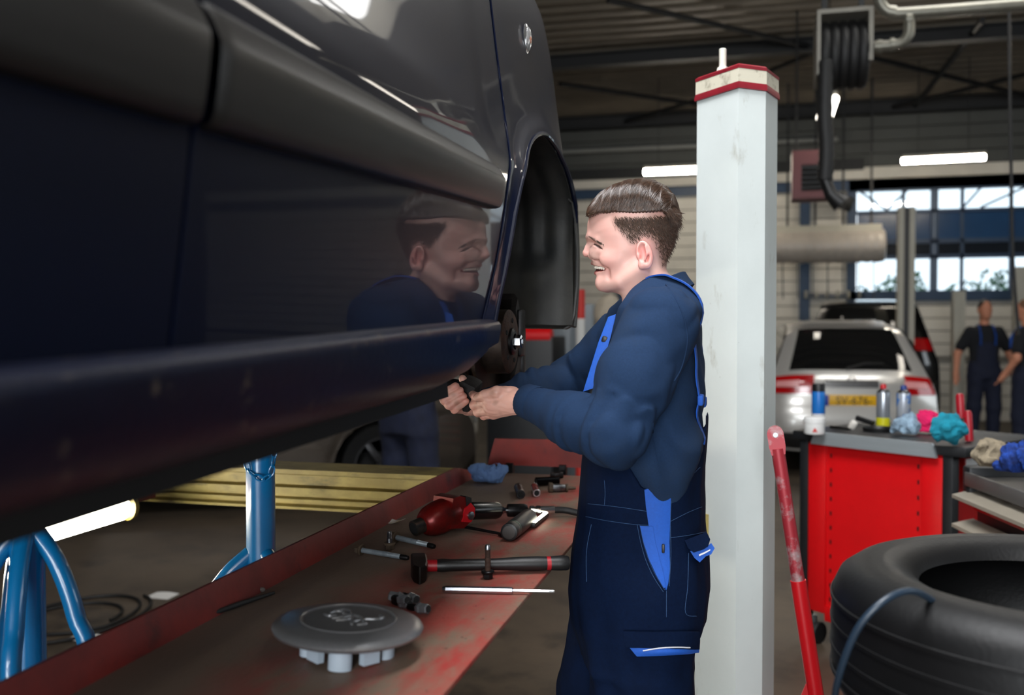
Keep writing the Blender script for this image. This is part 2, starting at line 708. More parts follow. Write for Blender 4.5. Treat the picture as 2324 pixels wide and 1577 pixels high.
for xa, xb in zip(xs_[:-1], xs_[1:]):
    MB().bb((xa + .02, 16.0, 3.3), (xb - .02, 16.012, WZ1)).build('pane', PANE_CLEAR, win, smooth=0)
    MB().bb((xa + .02, 16.0, 2.83), (xb - .02, 16.02, 3.25)).build('panel', PANE_BLUE, win, smooth=0)
    MB().bb((xa + .02, 16.0, WZ0), (xb - .02, 16.012, 2.54)).build('pane', PANE_CLEAR, win, smooth=0)
    MB().bb((xa + .02, 16.0, 2.59), (xb - .02, 16.02, 2.77)).build('panel', M('dark_infill', (14, 22, 32), 0.2), win, smooth=0)

# roof steelwork
STEELB = M('black_steelwork', (14, 15, 17), 0.6, var=0.2)


def rod(a, c, r, name, label):
    o = MB().tube([a, c], r, 8).build(name, STEELB)
    tag(o, label, kind='structure')
    return o


def beam(a, c, w, h, name, label):
    a, c = Vector(a), Vector(c)
    d = c - a
    o = MB()
    L = d.length
    o.box((0, 0, h / 2 - .01), (L, w, .02)).box((0, 0, -h / 2 + .01), (L, w, .02)).box((0, 0, 0), (L, .02, h - .02))
    o.xf(Matrix.Translation((a + c) / 2) @ Matrix.Rotation(math.atan2(d.y, d.x), 4, 'Z'))
    o = o.build(name, STEELB, smooth=0)
    tag(o, label, kind='structure')


ti = 0
for p, q, r in [((1380, 0), (1850, 108), .035), ((1270, 190), (1640, 245), .035), ((1330, 303), (1600, 222), .035),
                ((1975, 130), (2330, 217), .035), ((1900, 275), (2330, 168), .035), ((2070, 250), (2230, 45), .035), ((1600, 222), (1850, 118), .03)]:
    ti += 1
    rod(onZ(*p, 4.86), onZ(*q, 4.86), r, 'trim_%d' % ti, 'thin black roof bracing rod, number %s from the column side' % ['one', 'two', 'three', 'four', 'five', 'six', 'seven'][ti - 1])
for yy, hh, ll in ((12.05, .17, 'black steel roof beam crossing above the white lift post'), (15.75, .2, 'black steel roof beam along the far wall'), (4.0, .2, 'black steel roof beam over the lifted car')):
    ti += 1
    beam((-9.2, yy, 4.87), (9.2, yy, 4.87), .16, hh, 'trim_%d' % ti, ll)
ti += 1
o = MB().tube([(-9, 15.8, 4.42), (1.2, 15.8, 4.42)], .04, 8).build('trim_%d' % ti, M('grey_pipe', (120, 122, 120), 0.5))
tag(o, 'grey pipe running along the far wall', kind='structure')
ti += 1
o = MB().bb((-9, 15.9, 3.62), (9.1, 15.985, 3.78)).build('trim_%d' % ti, BLUEF, smooth=0)
tag(o, 'blue steel rail along the far wall', kind='structure')
ti += 1
o = MB().bb((-9, 15.88, 3.95), (1.6, 15.985, 4.12)).build('trim_%d' % ti, STEELB, smooth=0)
tag(o, 'black cable tray along the far wall', kind='structure')
for xx in (0.72, -2.2):
    ti += 1
    o = MB().bb((xx - .08, 15.85, 0), (xx + .08, 15.985, 3.6)).build('trim_%d' % ti, BLUEF, smooth=0)
    tag(o, 'blue steel wall stanchion %s' % ('left of the far window' if xx > 0 else 'behind the mechanic'), kind='structure')
# wall base strip
o = MB().bb((-9.2, 15.95, 0.92), (9.2, 15.99, 1.0)).build('baseboard_back', M('grey_strip', (120, 118, 112), 0.6), smooth=0)
tag(o, 'grey dado strip low on the far wall', kind='structure')
# ================================================================ the lifted dark blue car
PAINT = M('navy_car_paint', (6, 12, 31), 0.4, 0.0, spec=.1, coat=.48, var=0.12, scale=300)
PLASTIC = M('grey_trim_plastic', (24, 22, 20), 0.40, var=0.06, scale=120, bump=0.06, bscale=700)
mix_over(PLASTIC, (150, 140, 120), 34.0, (0.735, 0.75), 2.0, (1, 1, 2.4))
SILLM = M('sill_paint', (5, 10, 30), 0.38, 0.0, spec=.35, rgb2=(8, 13, 34), scale=30, bump=.08, bscale=120)
mix_over(SILLM, (104, 94, 80), 26.0, (0.60, 0.82), 5.0)
LINER = M('wheel_liner_plastic', (26, 28, 29), 0.62, rgb2=(46, 45, 42), scale=9, bump=0.15, bscale=40)
GLASSD = M('tinted_glass', (12, 14, 16), 0.04, coat=0.6)
MIRX = -1.38


def xs(y, z):
    x = -0.478
    zc = max(1.818, 1.862 - 0.012 * (y - 1.2) - 3.2 * max(0.0, y - 1.6) ** 2)
    slope = [(1.80, 0.0), (1.815, .12), (zc, .125), (zc + .003, .23), (1.95, .14), (2.15, .12), (2.4, .30), (2.5, .3)]
    for (z0, s0), (z1, s1) in zip(slope[:-1], slope[1:]):
        if z > z0:
            q = min(z, z1) - z0
            x -= s0 * q + (s1 - s0) * q * q / (2 * (z1 - z0))
    if z < 1.6:
        x -= 0.10 * (1.6 - z) ** 2
    if y > 2.42:
        x -= 0.8 * (y - 2.42) ** 2
    if y < -1.3:
        x -= 0.3 * (y + 1.3) ** 2
    return x


def G2(z):
    return interp(z, [1.40, 1.508, 1.604, 1.70, 1.783, 1.86, 1.922, 2.14, 2.45], [1.56, 1.636, 1.716, 1.775, 1.815, 1.846, 1.858, 1.862, 1.80])


def G1(z):
    return interp(z, [1.4, 1.474, 1.66, 1.78, 2.45], [0.69, 0.70, 0.733, 0.745, 0.73])


car = thing('car', 'dark navy blue van raised on the lift with its front wheel taken off', 'car', (MIRX, 0.6, 1.13))


def mir(p, m):
    return Vector((2 * MIRX - p[0], p[1], p[2])) if m else Vector(p)


TOPZ = 2.42
ARCH = [(1.672, 1.49), (1.70, 1.535), (1.756, 1.606), (1.80, 1.672), (1.841, 1.735), (1.914, 1.817), (2.034, 1.894), (2.194, 1.942),
        (2.32, 1.938), (2.42, 1.905), (2.50, 1.862), (2.553, 1.815), (2.578, 1.74), (2.565, 1.62), (2.52, 1.49)]
ARC = [(p.x, p.y) for p in resample(catmull([(a, b_, 0) for a, b_ in ARCH], 6), 61)]

for m in (False, True):
    zlo = lambda y: 1.488 + 0.033 * (y - 1.7)
    # rear sliding door and front door skins
    def rear_door(u, v):
        z = zlo(0) + (TOPZ - zlo(0)) * v
        y = -1.7 + (G1(z) - 0.003 + 1.7) * u
        return mir((xs(y, z), y, z), m)
    MB().grid(rear_door, 24, 60).build('rear_door', PAINT, car, solid=0.004, smooth=60)

    def front_door(u, v):
        y0 = 0.73 + u * 0.9
        z = zlo(y0) + (TOPZ - zlo(y0)) * v
        a, c = G1(z) + 0.003, G2(z) - 0.003
        y = a + (c - a) * u
        return mir((xs(y, z), y, z), m)
    fd = MB().grid(front_door, 40, 70).build('front_door', PAINT, car, solid=0.004, smooth=60)

    # front wing with the wheel arch cut out
    out = []
    for z in np.linspace(1.49, TOPZ, 26):
        out.append((G2(z) + 0.003, z))
    for y in np.linspace(1.83, 2.66, 18)[1:]:
        out.append((y, TOPZ - 0.25 * (y - 1.8) ** 2))
    out.append((2.68, 1.835))
    outer = [(p.x, p.y) for p in resample([Vector((a, c, 0)) for a, c in out], 49)]
    arcu = ARC[:49]

    def wing(u, v):
        i = int(round(u * 48))
        a, c = arcu[i], outer[i]
        w = v ** 1.3
        y, z = a[0] + (c[0] - a[0]) * w, a[1] + (c[1] - a[1]) * w
        d = math.hypot(y - a[0], z - a[1])
        x = xs(y, z) + 0.012 * math.exp(-(d / 0.035) ** 2)
        return mir((x, y, z), m)
    MB().grid(wing, 48, 24).build('front_wing', PAINT, car, solid=0.003, smooth=60)
    # folded wing edge along the door gap
    MB().tube([mir((xs(G2(z) + .002, z) + .0012, G2(z) + .002, z), m) for z in np.linspace(1.5, 2.40, 40)], .0022, 6).build('wing_edge', PAINT, car)
    # rolled arch lip
    lip = [mir((xs(y, z) + 0.010, y, z), m) for y, z in arcu]
    MB().tube(lip, 0.006, 8).build('arch_lip', PAINT, car)

    # grey bump strips on both doors
    def strip(y0, y1, fr, bk):
        def fn(u, v):
            y = y0 + (y1 - y0) * u
            zl = 1.7035 + 0.044 * (y - 1.66)
            zu = 1.787 + 0.012 * (y - 1.7)
            # rounded ends
            e = 0.0
            if fr and y1 - y < 0.035:
                e = 1 - math.sqrt(max(0, 1 - (1 - (y1 - y) / 0.035) ** 2))
            if bk and y - y0 < 0.006:
                e = 0.15 * (1 - (y - y0) / 0.006)
            zl, zu = zl + e * 0.022, zu - e * 0.022
            prof_z = [0, 0.0, 0.02, .10, 0.32, 0.58, 0.68, 0.76, 0.87, 0.95, 1.0, 1.0]
            prof_x = [-.012, .008, .0145, .0185, .023, .0265, .0262, .0225, .0165, .0105, .004, -.012]
            k = v * 11
            i = min(10, int(k))
            t = k - i
            zz = zl + (zu - zl) * (prof_z[i] * (1 - t) + prof_z[i + 1] * t)
            px = (prof_x[i] * (1 - t) + prof_x[i + 1] * t)
            if px > 0:
                px *= (1 - 0.75 * e)
            return mir((-0.478 + px, y, zz), m)
        return fn
    us = None
    g = MB().grid(strip(0.742, 1.722, True, True), 90, 33)
    g.build('bump_strip', PLASTIC, car, smooth=50)
    MB().grid(strip(-1.6, 0.722, False, False), 40, 33).build('bump_strip', PLASTIC, car, smooth=50)
    o = MB()
    o.rings([[mir((-0.49, 0.7225, z), m) for z in (1.66, 1.775)] + [mir((x_, 0.7225, z), m) for x_, z in ((-.462, 1.772), (-.4515, 1.73), (-.458, 1.672))]] * 2 if False else
            [[mir((x_, y_, z_), m) for x_, z_ in ((-.49, 1.662), (-.49, 1.775), (-.470, 1.772), (-.4545, 1.73), (-.462, 1.668))] for y_ in (.716, .7235)])
    o.build('strip_end', PLASTIC, car, smooth=0)

    # sill
    SP = [(-.50, 1.506), (-.462, 1.501), (-.453, 1.498), (-.4495, 1.493), (-.4495, 1.483), (-.454, 1.46), (-.463, 1.434), (-.476, 1.41), (-.500, 1.397), (-.56, 1.392), (-.56, 1.5)]
    rs = []
    for y in np.linspace(-1.7, 1.652, 30):
        dz = 0.033 * (y - 1.7)
        sh = max(0, (y - 1.41) / 0.25) ** 2 * 0.035
        rs.append([mir((px, y, pz + dz + (sh if pz < 1.45 else 0)), m) for px, pz in SP])
    rs.append([mir((px - 0.012, 1.666, pz + (0.035 if pz < 1.45 else -0.004)), m) for px, pz in SP])
    MB().rings(rs).build('sill', SILLM, car, smooth=45)
    # pinch seam under the sill
    MB().rings([[mir((x_, y, z_ + 0.033 * (y - 1.7)), m) for x_, z_ in ((-.535, 1.40), (-.532, 1.366), (-.538, 1.366), (-.541, 1.40))] for y in (-1.6, 1.6)]).build('sill_seam', DARKBODY, car, smooth=0)

    # plastic wheel housing
    def liner(u, v):
        i = int(round(u * 60))
        y, z = ARC[i]
        x = xs(y, z) + 0.002 - 0.40 * v
        cy, cz = 2.15, 1.55
        s = 1.0 + 0.05 * math.sin(min(1, v * 3) * math.pi / 2) + 0.012 * math.sin(v * 38) * (1 if i > 40 else .3)
        if i > 52:
            s = 1.0 + 0.02 * math.sin(v * 20)
        return mir((x, cy + (y - cy) * s, cz + (z - cz) * s), m)
    MB().grid(liner, 60, 40).build('wheel_liner', LINER, car, smooth=50, solid=0.003)
    MB().rings([[mir((x_, y, z), m) for y, z in ARC] for x_ in (-.885, -.9)], close=True).build('liner_back', DARKBODY, car, smooth=0)

    # front bumper corner wrapping to the middle of the car
    plan = catmull([(-.484, 2.53, 0), (-.490, 2.60, 0), (-.515, 2.68, 0), (-.576, 2.79, 0), (-.69, 2.93, 0), (-.92, 3.06, 0), (-1.38, 3.12, 0)], 6)
    zz = [1.478, 1.488, 1.52, 1.6, 1.7, 1.78, 1.822, 1.832]
    off = [.03, .008, .0, -.004, -.004, -.001, .004, .016]
    rs = []
    for k, z in enumerate(zz):
        r = []
        for p in plan:
            n = Vector((p.x - MIRX, (p.y - 1.9) * 1.3, 0)).normalized()
            q = p - n * off[k]
            lead = 0.045 * math.sin((z - 1.478) / 0.354 * math.pi) if p.y < 2.56 else 0
            r.append(mir((q.x, q.y + lead, z), m))
        rs.append(r)
    MB().rings(rs, close=False).build('front_bumper', LINER, car, smooth=50, solid=0.004)
    MB().tube([mir((-.488, 2.56 + .045 * math.sin(t * math.pi), 1.485 + .345 * t), m) for t in np.linspace(0, 1, 14)], .007, 8).build('bumper_edge', LINER, car)
    # nose panel with headlamp above the bumper
    rs = []
    for t in np.linspace(0, 1, 8):
        z = 1.836 + t * 0.42
        r = []
        for p in plan[14:]:
            n = Vector((p.x - MIRX, (p.y - 1.9) * 1.3, 0)).normalized()
            q = p - n * (xs(2.0, 1.80) - xs(2.0, z) + .022) - Vector((0, 0.30 * t * t * max(0, (p.y - 2.6)) / 0.5, 0))
            r.append(mir((q.x, q.y, z), m))
        rs.append(r)
    MB().rings(rs, close=False).build('nose_panel', PAINT, car, smooth=60, solid=0.003)
    # side repeater lamp
    c = onX(1203, 88, -.52)
    xx = xs(c.y, c.z)
    rp = thing_part = None
    base = MB().ell(mir((xx + .002, c.y, c.z), m), (.006, .024, .037), u=20, v=12).build('side_repeater', M('lamp_chrome', (190, 190, 190), .15, .9), car)
    MB().ell(mir((xx + .005, c.y, c.z), m), (.010, .017, .029), u=20, v=12).build('lens', M('clear_lens', (235, 235, 235), .05, trans=.85), base)
    MB().ell(mir((xx + .006, c.y + .002, c.z - .002), m), (.006, .005, .008)).build('bulb', M('orange_bulb', (220, 110, 30), .3), base)
    # upper side: window glass, pillar
    def glass(u, v):
        y = -1.65 + (1.35 - 0.55 * v + 1.65) * u
        z = TOPZ + 0.03 + 0.42 * v
        return mir((xs(y, TOPZ) - 0.01 - 0.14 * v - .03 * v * v, y, z), m)
    MB().grid(glass, 12, 6).build('side_window', GLASSD, car, solid=.004)
    MB().tube([mir((xs(1.5, TOPZ) - .005 - .19 * v, 1.92 - 1.05 * v, TOPZ + .46 * v), m) for v in (0, .5, 1)], .035, 8).build('windscreen_pillar', PAINT, car)

# middle pieces shared by both sides
hood = MB()
hood.grid(lambda u, v: Vector((-0.62 - (1.52) * u, 1.85 + (0.93) * v, 2.425 + .03 * math.sin(u * math.pi) - .26 * v * v - .01)), 16, 12)
hood.build('bonnet', PAINT, car, solid=.004)
MB().grid(lambda u, v: Vector((-0.62 - .17 * v - (1.52 - .34 * v) * u, 1.86 - 1.0 * v + .05 * math.sin(u * math.pi), 2.43 + .46 * v)), 10, 6).build('windscreen', GLASSD, car, solid=.004)
MB().grid(lambda u, v: Vector((-0.79 - 1.18 * u, 0.88 - 2.55 * v, 2.895 + .05 * math.sin(u * math.pi))), 12, 8).build('roof', PAINT, car, solid=.004)
MB().bb((-2.2, -1.72, 1.45), (-.56, -1.68, 2.9)).build('tail', PAINT, car, smooth=0)
MB().bb((-2.20, -1.68, 1.43), (-.56, 1.62, 2.40), 0.02).build('underbody_light_block', DARKBODY, car, smooth=0)  # solid dark core added behind the panels to block light
MB().bb((-1.86, 1.62, 1.50), (-.905, 2.8, 2.3), 0.02).build('engine_bay_light_block', DARKBODY, car, smooth=0)  # front part of the added light-blocking core

# front brake: disc, hub, calliper, knuckle
HUBC = Vector((-.632, 2.235, 1.45))
RX = Matrix.Translation(HUBC) @ Matrix.Rotation(R(90), 4, 'Y')
brake = MB().lathe([(.075, -.030), (.141, -.030), (.141, -.022), (.125, -.021), (.125, -.013), (.141, -.012), (.141, -.004), (.079, -.004), (.078, .045), (.072, .049), (.03, .049)], 48, RX).build('brake_disc', M('disc_iron', (74, 62, 54), .5, .7, rgb2=(44, 38, 36), scale=40), car)
MB().lathe([(.0765, .028), (.0775, .046), (.072, .0505), (.034, .0505), (.034, .046)], 40, RX, cap=False).build('disc_bell', RUST, brake)
hub = MB().lathe([(.033, .047), (.033, .056), (.026, .060), (.020, .060), (.019, .052)], 24, RX).build('hub', DKSTEEL, brake)
MB().lathe([(.0165, .055), (.0165, .075), (.013, .078), (.011, .078), (.011, .07)], 6, RX).build('hub_nut', CHROME, brake, smooth=20)
for k in range(5):
    a = 2 * math.pi * k / 5 + .5
    MB().lathe([(.006, .05), (.006, .053), (.003, .053), (.003, .0505)], 10, RX @ Matrix.Translation((.052 * math.cos(a), .052 * math.sin(a), 0))).build('bolt_hole', DARKBODY, brake)
cal = MB()
rs = []
for a in np.linspace(R(-52), R(46), 14):
    ring = []
    for r_, x_ in ((.075, -.03), (.152, -.03), (.168, -.02), (.168, .028), (.15, .04), (.108, .042), (.103, .03), (.149, .024), (.149, -.014), (.075, -.016)):
        ring.append(HUBC + Vector((x_, r_ * math.cos(a), r_ * math.sin(a))))
    rs.append(ring)
cal.rings(rs)
cal.build('brake_calliper', M('calliper_iron', (36, 33, 32), .7, .4, var=.4, scale=40, bump=.3), car, smooth=35)
MB().box(HUBC + Vector((.02, .16, -.05)), (.05, .035, .17), .008).build('calliper_bracket', DKSTEEL, car)
MB().box(HUBC + Vector((.045, .118, .02)), (.014, .05, .12), .006).build('brake_pad', DKSTEEL, car)
MB().tube([HUBC + Vector((-.02, 0, 0)), HUBC + Vector((-.25, 0, .01))], .03, 12).build('drive_shaft', DARKBODY, car)
MB().tube([HUBC + Vector((-.09, .0, .02)), HUBC + Vector((-.10, -.01, .25)), HUBC + Vector((-.13, -.02, .5))], [.03, .028, .05], 14).build('suspension_strut', DARKBODY, car)
MB().tube([HUBC + Vector((-.06, 0, -.12)), HUBC + Vector((-.2, -.08, -.1)), HUBC + Vector((-.42, -.15, -.06))], [.022, .03, .035], 10).build('wishbone', DARKBODY, car)
MB().tube(catmull([HUBC + Vector(p) for p in ((-.02, -.02, .17), (-.01, .05, .21), (-.03, .10, .17), (-.03, .13, .08))], 6), .006, 8).build('brake_hose', BLACK, car)
# ================================================================ four-post lift
POSTM = M('post_paint', (196, 202, 200), 0.42, var=0.05, scale=3, bump=0.03, bscale=20)
mix_over(POSTM, (150, 147, 136), 9.0, (0.60, 0.78), 4.0, (1, 1, .45))
mix_over(POSTM, (90, 82, 70), 38.0, (0.70, 0.76), 9.0)
REDEDGE = M('red_cap_paint', (122, 22, 34), 0.45, var=0.15, scale=20)
CAPBAND = M('grimy_cap_band', (190, 184, 166), 0.6, rgb2=(120, 112, 95), scale=30, thr=(.5, .75))
RUNRED = M('runway_red_paint', (140, 34, 24), 0.48, rgb2=(104, 26, 20), scale=7, rvar=0.1, bump=0.05, bscale=60)
mix_over(RUNRED, (26, 18, 16), 6.0, (0.58, 0.74), 2.0)
DECK = M('runway_deck_grime', (156, 44, 40), 0.62, rgb2=(136, 70, 58), scale=9, stretch=(1, .45, 1), rvar=0.1, bump=0.12, bscale=120)
mix_over(DECK, (118, 98, 82), 5.5, (0.43, 0.58), 1.0, (1.0, .4, 1))
mix_over(DECK, (30, 25, 23), 60.0, (0.63, 0.70), 5.0)
# grime gathers towards the lip: dirt cover grows across the deck width
_nt = DECK.node_tree
_b = _nt.nodes['Principled BSDF']
_src = _b.inputs['Base Color'].links[0].from_socket
_tc = _nt.nodes.new('ShaderNodeTexCoord')
_sx = _nt.nodes.new('ShaderNodeSeparateXYZ')
_nt.links.new(_tc.outputs['Object'], _sx.inputs[0])
_n = _nt.nodes.new('ShaderNodeTexNoise')
_n.inputs['Scale'].default_value = 7
_n.inputs['Detail'].default_value = 8
_nt.links.new(_tc.outputs['Object'], _n.inputs['Vector'])
_ad = _nt.nodes.new('ShaderNodeMath')
_ad.operation = 'MULTIPLY_ADD'
_ad.inputs[1].default_value = 0.55
_nt.links.new(_n.outputs['Fac'], _ad.inputs[0])
_mr = _nt.nodes.new('ShaderNodeMapRange')
DECK_SX = _sx
_mr.inputs['From Min'].default_value = -0.47
_mr.inputs['From Max'].default_value = -0.80
_nt.links.new(_sx.outputs['X'], _mr.inputs['Value'])
_nt.links.new(_mr.outputs['Result'], _ad.inputs[2])
_m2 = _nt.nodes.new('ShaderNodeMapRange')
_m2.inputs['From Min'].default_value = 0.60
_m2.inputs['From Max'].default_value = 1.15
_nt.links.new(_ad.outputs[0], _m2.inputs['Value'])
_mx = _nt.nodes.new('ShaderNodeMix')
_mx.data_type = 'RGBA'
_mx.inputs[7].default_value = (*lin((112, 95, 82)), 1)
_nt.links.new(_src, _mx.inputs[6])
_nt.links.new(_m2.outputs['Result'], _mx.inputs[0])
_nt.links.new(_mx.outputs[2], _b.inputs['Base Color'])

YELLOW = M('yellow_beam_paint', (168, 150, 78), 0.5, rgb2=(128, 112, 58), scale=9, rvar=.1)
mix_over(YELLOW, (40, 34, 22), 7.0, (0.55, 0.70), 3.0, (.6, 1, 2))

lift = thing('vehicle_lift', 'four-post car lift with red runways, yellow crossbeam and white posts', 'car lift', (-1.2, 0.8, 0))


def post(pts, zt, name='post', full=True):
    """pts: plan polygon of the post"""
    p = MB().rings([[Vector((x, y, z)) for x, y in pts] for z in (0.0, zt - .055)]).build(name, POSTM, lift, smooth=20)
    c = sum((Vector((x, y, 0)) for x, y in pts), Vector()) / len(pts)

    def grow(k, z):
        return [c + (Vector((x, y, 0)) - c) * k + Vector((0, 0, z)) for x, y in pts]
    MB().rings([grow(1.035, zt - .045), grow(1.03, zt - .006)]).build('cap_band', CAPBAND, p, smooth=20)
    MB().rings([grow(1.0, zt - .062), grow(1.06, zt - .062), grow(1.06, zt - .052), grow(1.04, zt - .044)]).build('cap_rim', REDEDGE, p, smooth=20)
    MB().rings([grow(1.04, zt - .008), grow(1.045, zt), grow(.97, zt + .006)]).build('cap_top', REDEDGE, p, smooth=20)
    # base plate
    MB().rings([grow(1.6, 0.0), grow(1.6, .02)]).build('base_plate', POSTM, p, smooth=0)
    return p, c


P0 = [(-.172, 2.763), (-.054, 2.638), (.017, 2.693), (.05, 2.80), (-.02, 2.90), (-.12, 2.90)]
p, c = post(P0, 2.19)
rodm = M('pale_threaded_rod', (214, 214, 202), .4, .0, var=.1)
MB().lathe([(.0165, 2.185), (.0165, 2.203), (.0145, 2.212)], 6, Matrix.Translation((-.100, 2.735, 0))).build('rod_nut', rodm, p, smooth=20)
prof = []
z = 2.205
while z < 2.262:
    prof += [(.0098, z), (.0108, z + .0012), (.0098, z + .0024)]
    z += .0024
prof.append((.008, 2.264))
MB().lathe(prof, 16, Matrix.Translation((-.100, 2.735, 0))).build('threaded_rod', rodm, p)
# far post on the other side of the car, with slotted rack face
P1 = [(-2.72, 2.66), (-2.83, 2.62), (-2.91, 2.72), (-2.91, 2.86), (-2.72, 2.86)]
p2, _ = post(P1, 2.19)
for k in range(14):
    MB().bb((-2.7215, 2.70, .3 + k * .1), (-2.7185, 2.73, .35 + k * .1)).build('rack_slot', BLACK, p2, smooth=0)
for P in ([(x, -3.2 - (y - 2.76)) for x, y in P0], [(x, -3.2 - (y - 2.76)) for x, y in P1]):
    post(P, 2.19)

# near runway: deck, folded lip, under-channels, wheel stop
RX0, RX1, RY0, RY1, RZ = -.885, -.402, -3.1, 3.03, 1.0
run = bpy.data.objects.new('runway', None)
COL.objects.link(run)
run.location = (-.45, 1.2, 1.0)
adopt(run, lift)
MB().bb((RX0, RY0, RZ - .009), (RX1, RY1, RZ), .002).build('deck', DECK, run, smooth=0)
rs = []
for y, h in ((RY0, .052), (2.76, .052), (2.80, .046), (3.0, .004)):
    rs.append([Vector(q) for q in ((RX0 + .006, y, RZ - .009), (RX0 + .006, y, RZ + .001), (RX0 - .010, y, RZ + h), (RX0 - .016, y, RZ + h), (RX0, y, RZ - .009))])
MB().rings(rs).build('lip', RUNRED, run, smooth=20)
MB().bb((RX0 + .10, RY0, RZ - .12), (RX0 + .15, RY1 - .2, RZ - .009)).bb((RX1 - .16, RY0, RZ - .12), (RX1 - .11, RY1 - .2, RZ - .009)).build('channel', RUNRED, run, smooth=0)
st = MB()
st.rings([[Vector((-.878, 3.055, 1.022)), Vector((-.40, 3.055, 1.022)), Vector((-.40, 3.075, 1.113)), Vector((-.858, 3.075, 1.107))],
          [Vector((-.878, 3.063, 1.022)), Vector((-.40, 3.063, 1.022)), Vector((-.40, 3.083, 1.113)), Vector((-.858, 3.083, 1.107))]])
st.build('wheel_stop', RUNRED, run, smooth=0)
for x in (-.80, -.62, -.46):
    MB().bb((x - .012, 3.045, .985), (x + .012, 3.075, 1.03), .002).build('stop_hinge', DKSTEEL, run, smooth=0)
MB().bb((-.885, 3.03, .97), (-.402, 3.055, .992)).build('hinge_bar', DKSTEEL, run, smooth=0)
# far runway
run2 = bpy.data.objects.new('runway', None)
COL.objects.link(run2)
run2.location = (-2.1, 1.2, 1.0)
adopt(run2, lift)
MB().bb((-2.36, RY0, RZ - .009), (-1.88, 2.66, RZ), .002).build('deck', RUNRED, run2, smooth=0)
MB().bb((-1.889, RY0, .935), (-1.88, 2.66, RZ - .009)).build('side_plate', RUNRED, run2, smooth=0)
MB().bb((-2.36, RY0, .885), (-2.351, 2.66, RZ - .009)).build('side_plate', RUNRED, run2, smooth=0)
# crossbeam of stacked yellow folds
cb = MB()
profile = [(2.70, 1.036), (2.70, 1.022), (2.712, 1.018), (2.712, .994), (2.74, .990), (2.74, .982), (2.706, .978), (2.706, .958), (2.74, .953),
           (2.74, .944), (2.712, .941), (2.712, .935), (2.735, .932), (2.735, .922), (2.704, .918), (2.704, .910), (2.86, .910), (2.86, 1.036)]
cb.rings([[Vector((x, y, z)) for y, z in profile] for x in (-2.72, -1.5, -.905)])
cb.bb((-.905, 2.72, .88), (-.12, 2.85, .955))
cb.build('crossbeam', YELLOW, lift, smooth=20)
MB().bb((-2.3, -3.35, .90), (-.12, -3.2, 1.03)).build('crossbeam', YELLOW, lift, smooth=0)

# tube lamp clipped along the far runway
TUBE_ON = M('lit_tube', (240, 244, 240), 0.4, emit=(255, 248, 225), estr=26.0)
tl = thing('tube_lamp', 'long lit tube work lamp fixed under the car beside the far red runway', 'lamp', (-1.85, 2.1, .9))
rs = []
for y in (1.45, 2.455, 2.475, 2.49):
    k = {1.45: 1, 2.455: 1, 2.475: .85, 2.49: .4}[y]
    rs.append([Vector((-1.853 + .024 * k * math.cos(a), y, .936 + .034 * k * math.sin(a))) for a in np.linspace(0, 2 * math.pi, 17)[:-1]])
MB().rings(rs).build('tube', TUBE_ON, tl)
MB().rings([[Vector((-1.853 + .03 * math.cos(a), y, .936 + .040 * math.sin(a))) for a in np.linspace(0, 2 * math.pi, 17)[:-1]] for y in (2.482, 2.50)]).build('end_cap', M('amber_cap', (120, 105, 50), .4), tl)
for y in (2.56, 2.63):
    MB().bb((-1.875, y, .965), (-1.84, y + .018, .999), .003).build('bracket', YELLOW, tl)
MB().tube([(-1.857, 2.5, .975), (-1.857, 2.70, .985)], .007, 8).build('conduit', YELLOW, tl)

# blue support stands
BLUEP = M('blue_stand_paint', (8, 118, 178), 0.3, coat=0.5, var=0.08, scale=8)


def stand(x, y, ztop, zleg, r, angs, label, spread, low):
    s = thing('support_stand', label, 'support stand', (x, y, 0), 'blue support stands under the car')
    MB().lathe([(r, .35), (r, ztop - .02), (r * .6, ztop - .015), (r * .6, ztop)], 24, Matrix.Translation((x, y, 0))).build('tube', BLUEP, s)
    MB().lathe([(.05, ztop - .002), (.05, ztop + .014), (.02, ztop + .014)], 20, Matrix.Translation((x, y, 0))).build('saddle', BLUEP, s)
    for a in angs:
        d = Vector((math.cos(a), math.sin(a), 0))
        c = Vector((x, y, 0))
        pts = catmull([c + d * r * .7 + Vector((0, 0, zleg)), c + d * (r + spread * .45) + Vector((0, 0, zleg - .05)), c + d * (r + spread) + Vector((0, 0, zleg - .14)),
                       c + d * (r + spread + .03) + Vector((0, 0, zleg - .3)), c + d * (r + spread + low) + Vector((0, 0, .02))], 6)
        lg = MB().tube(pts, r * .55, 14).build('leg', BLUEP, s)
        MB().lathe([(r * .75, 0), (r * .75, .02)], 14, Matrix.Translation(pts[-1] - Vector((0, 0, .02)))).build('foot', BLUEP, lg)
    return s


sB = stand(-1.25, 1.40, 1.36, 1.12, .029, [R(-62), R(8), R(150), R(210)], 'blue tripod support stand nearest the left edge, with bent legs', .06, .035)
sA = stand(-1.13, 2.0, 1.36, .955, .0335, [R(-150), R(-30), R(90)], 'blue support stand with a chain hung round its tube', .10, .22)
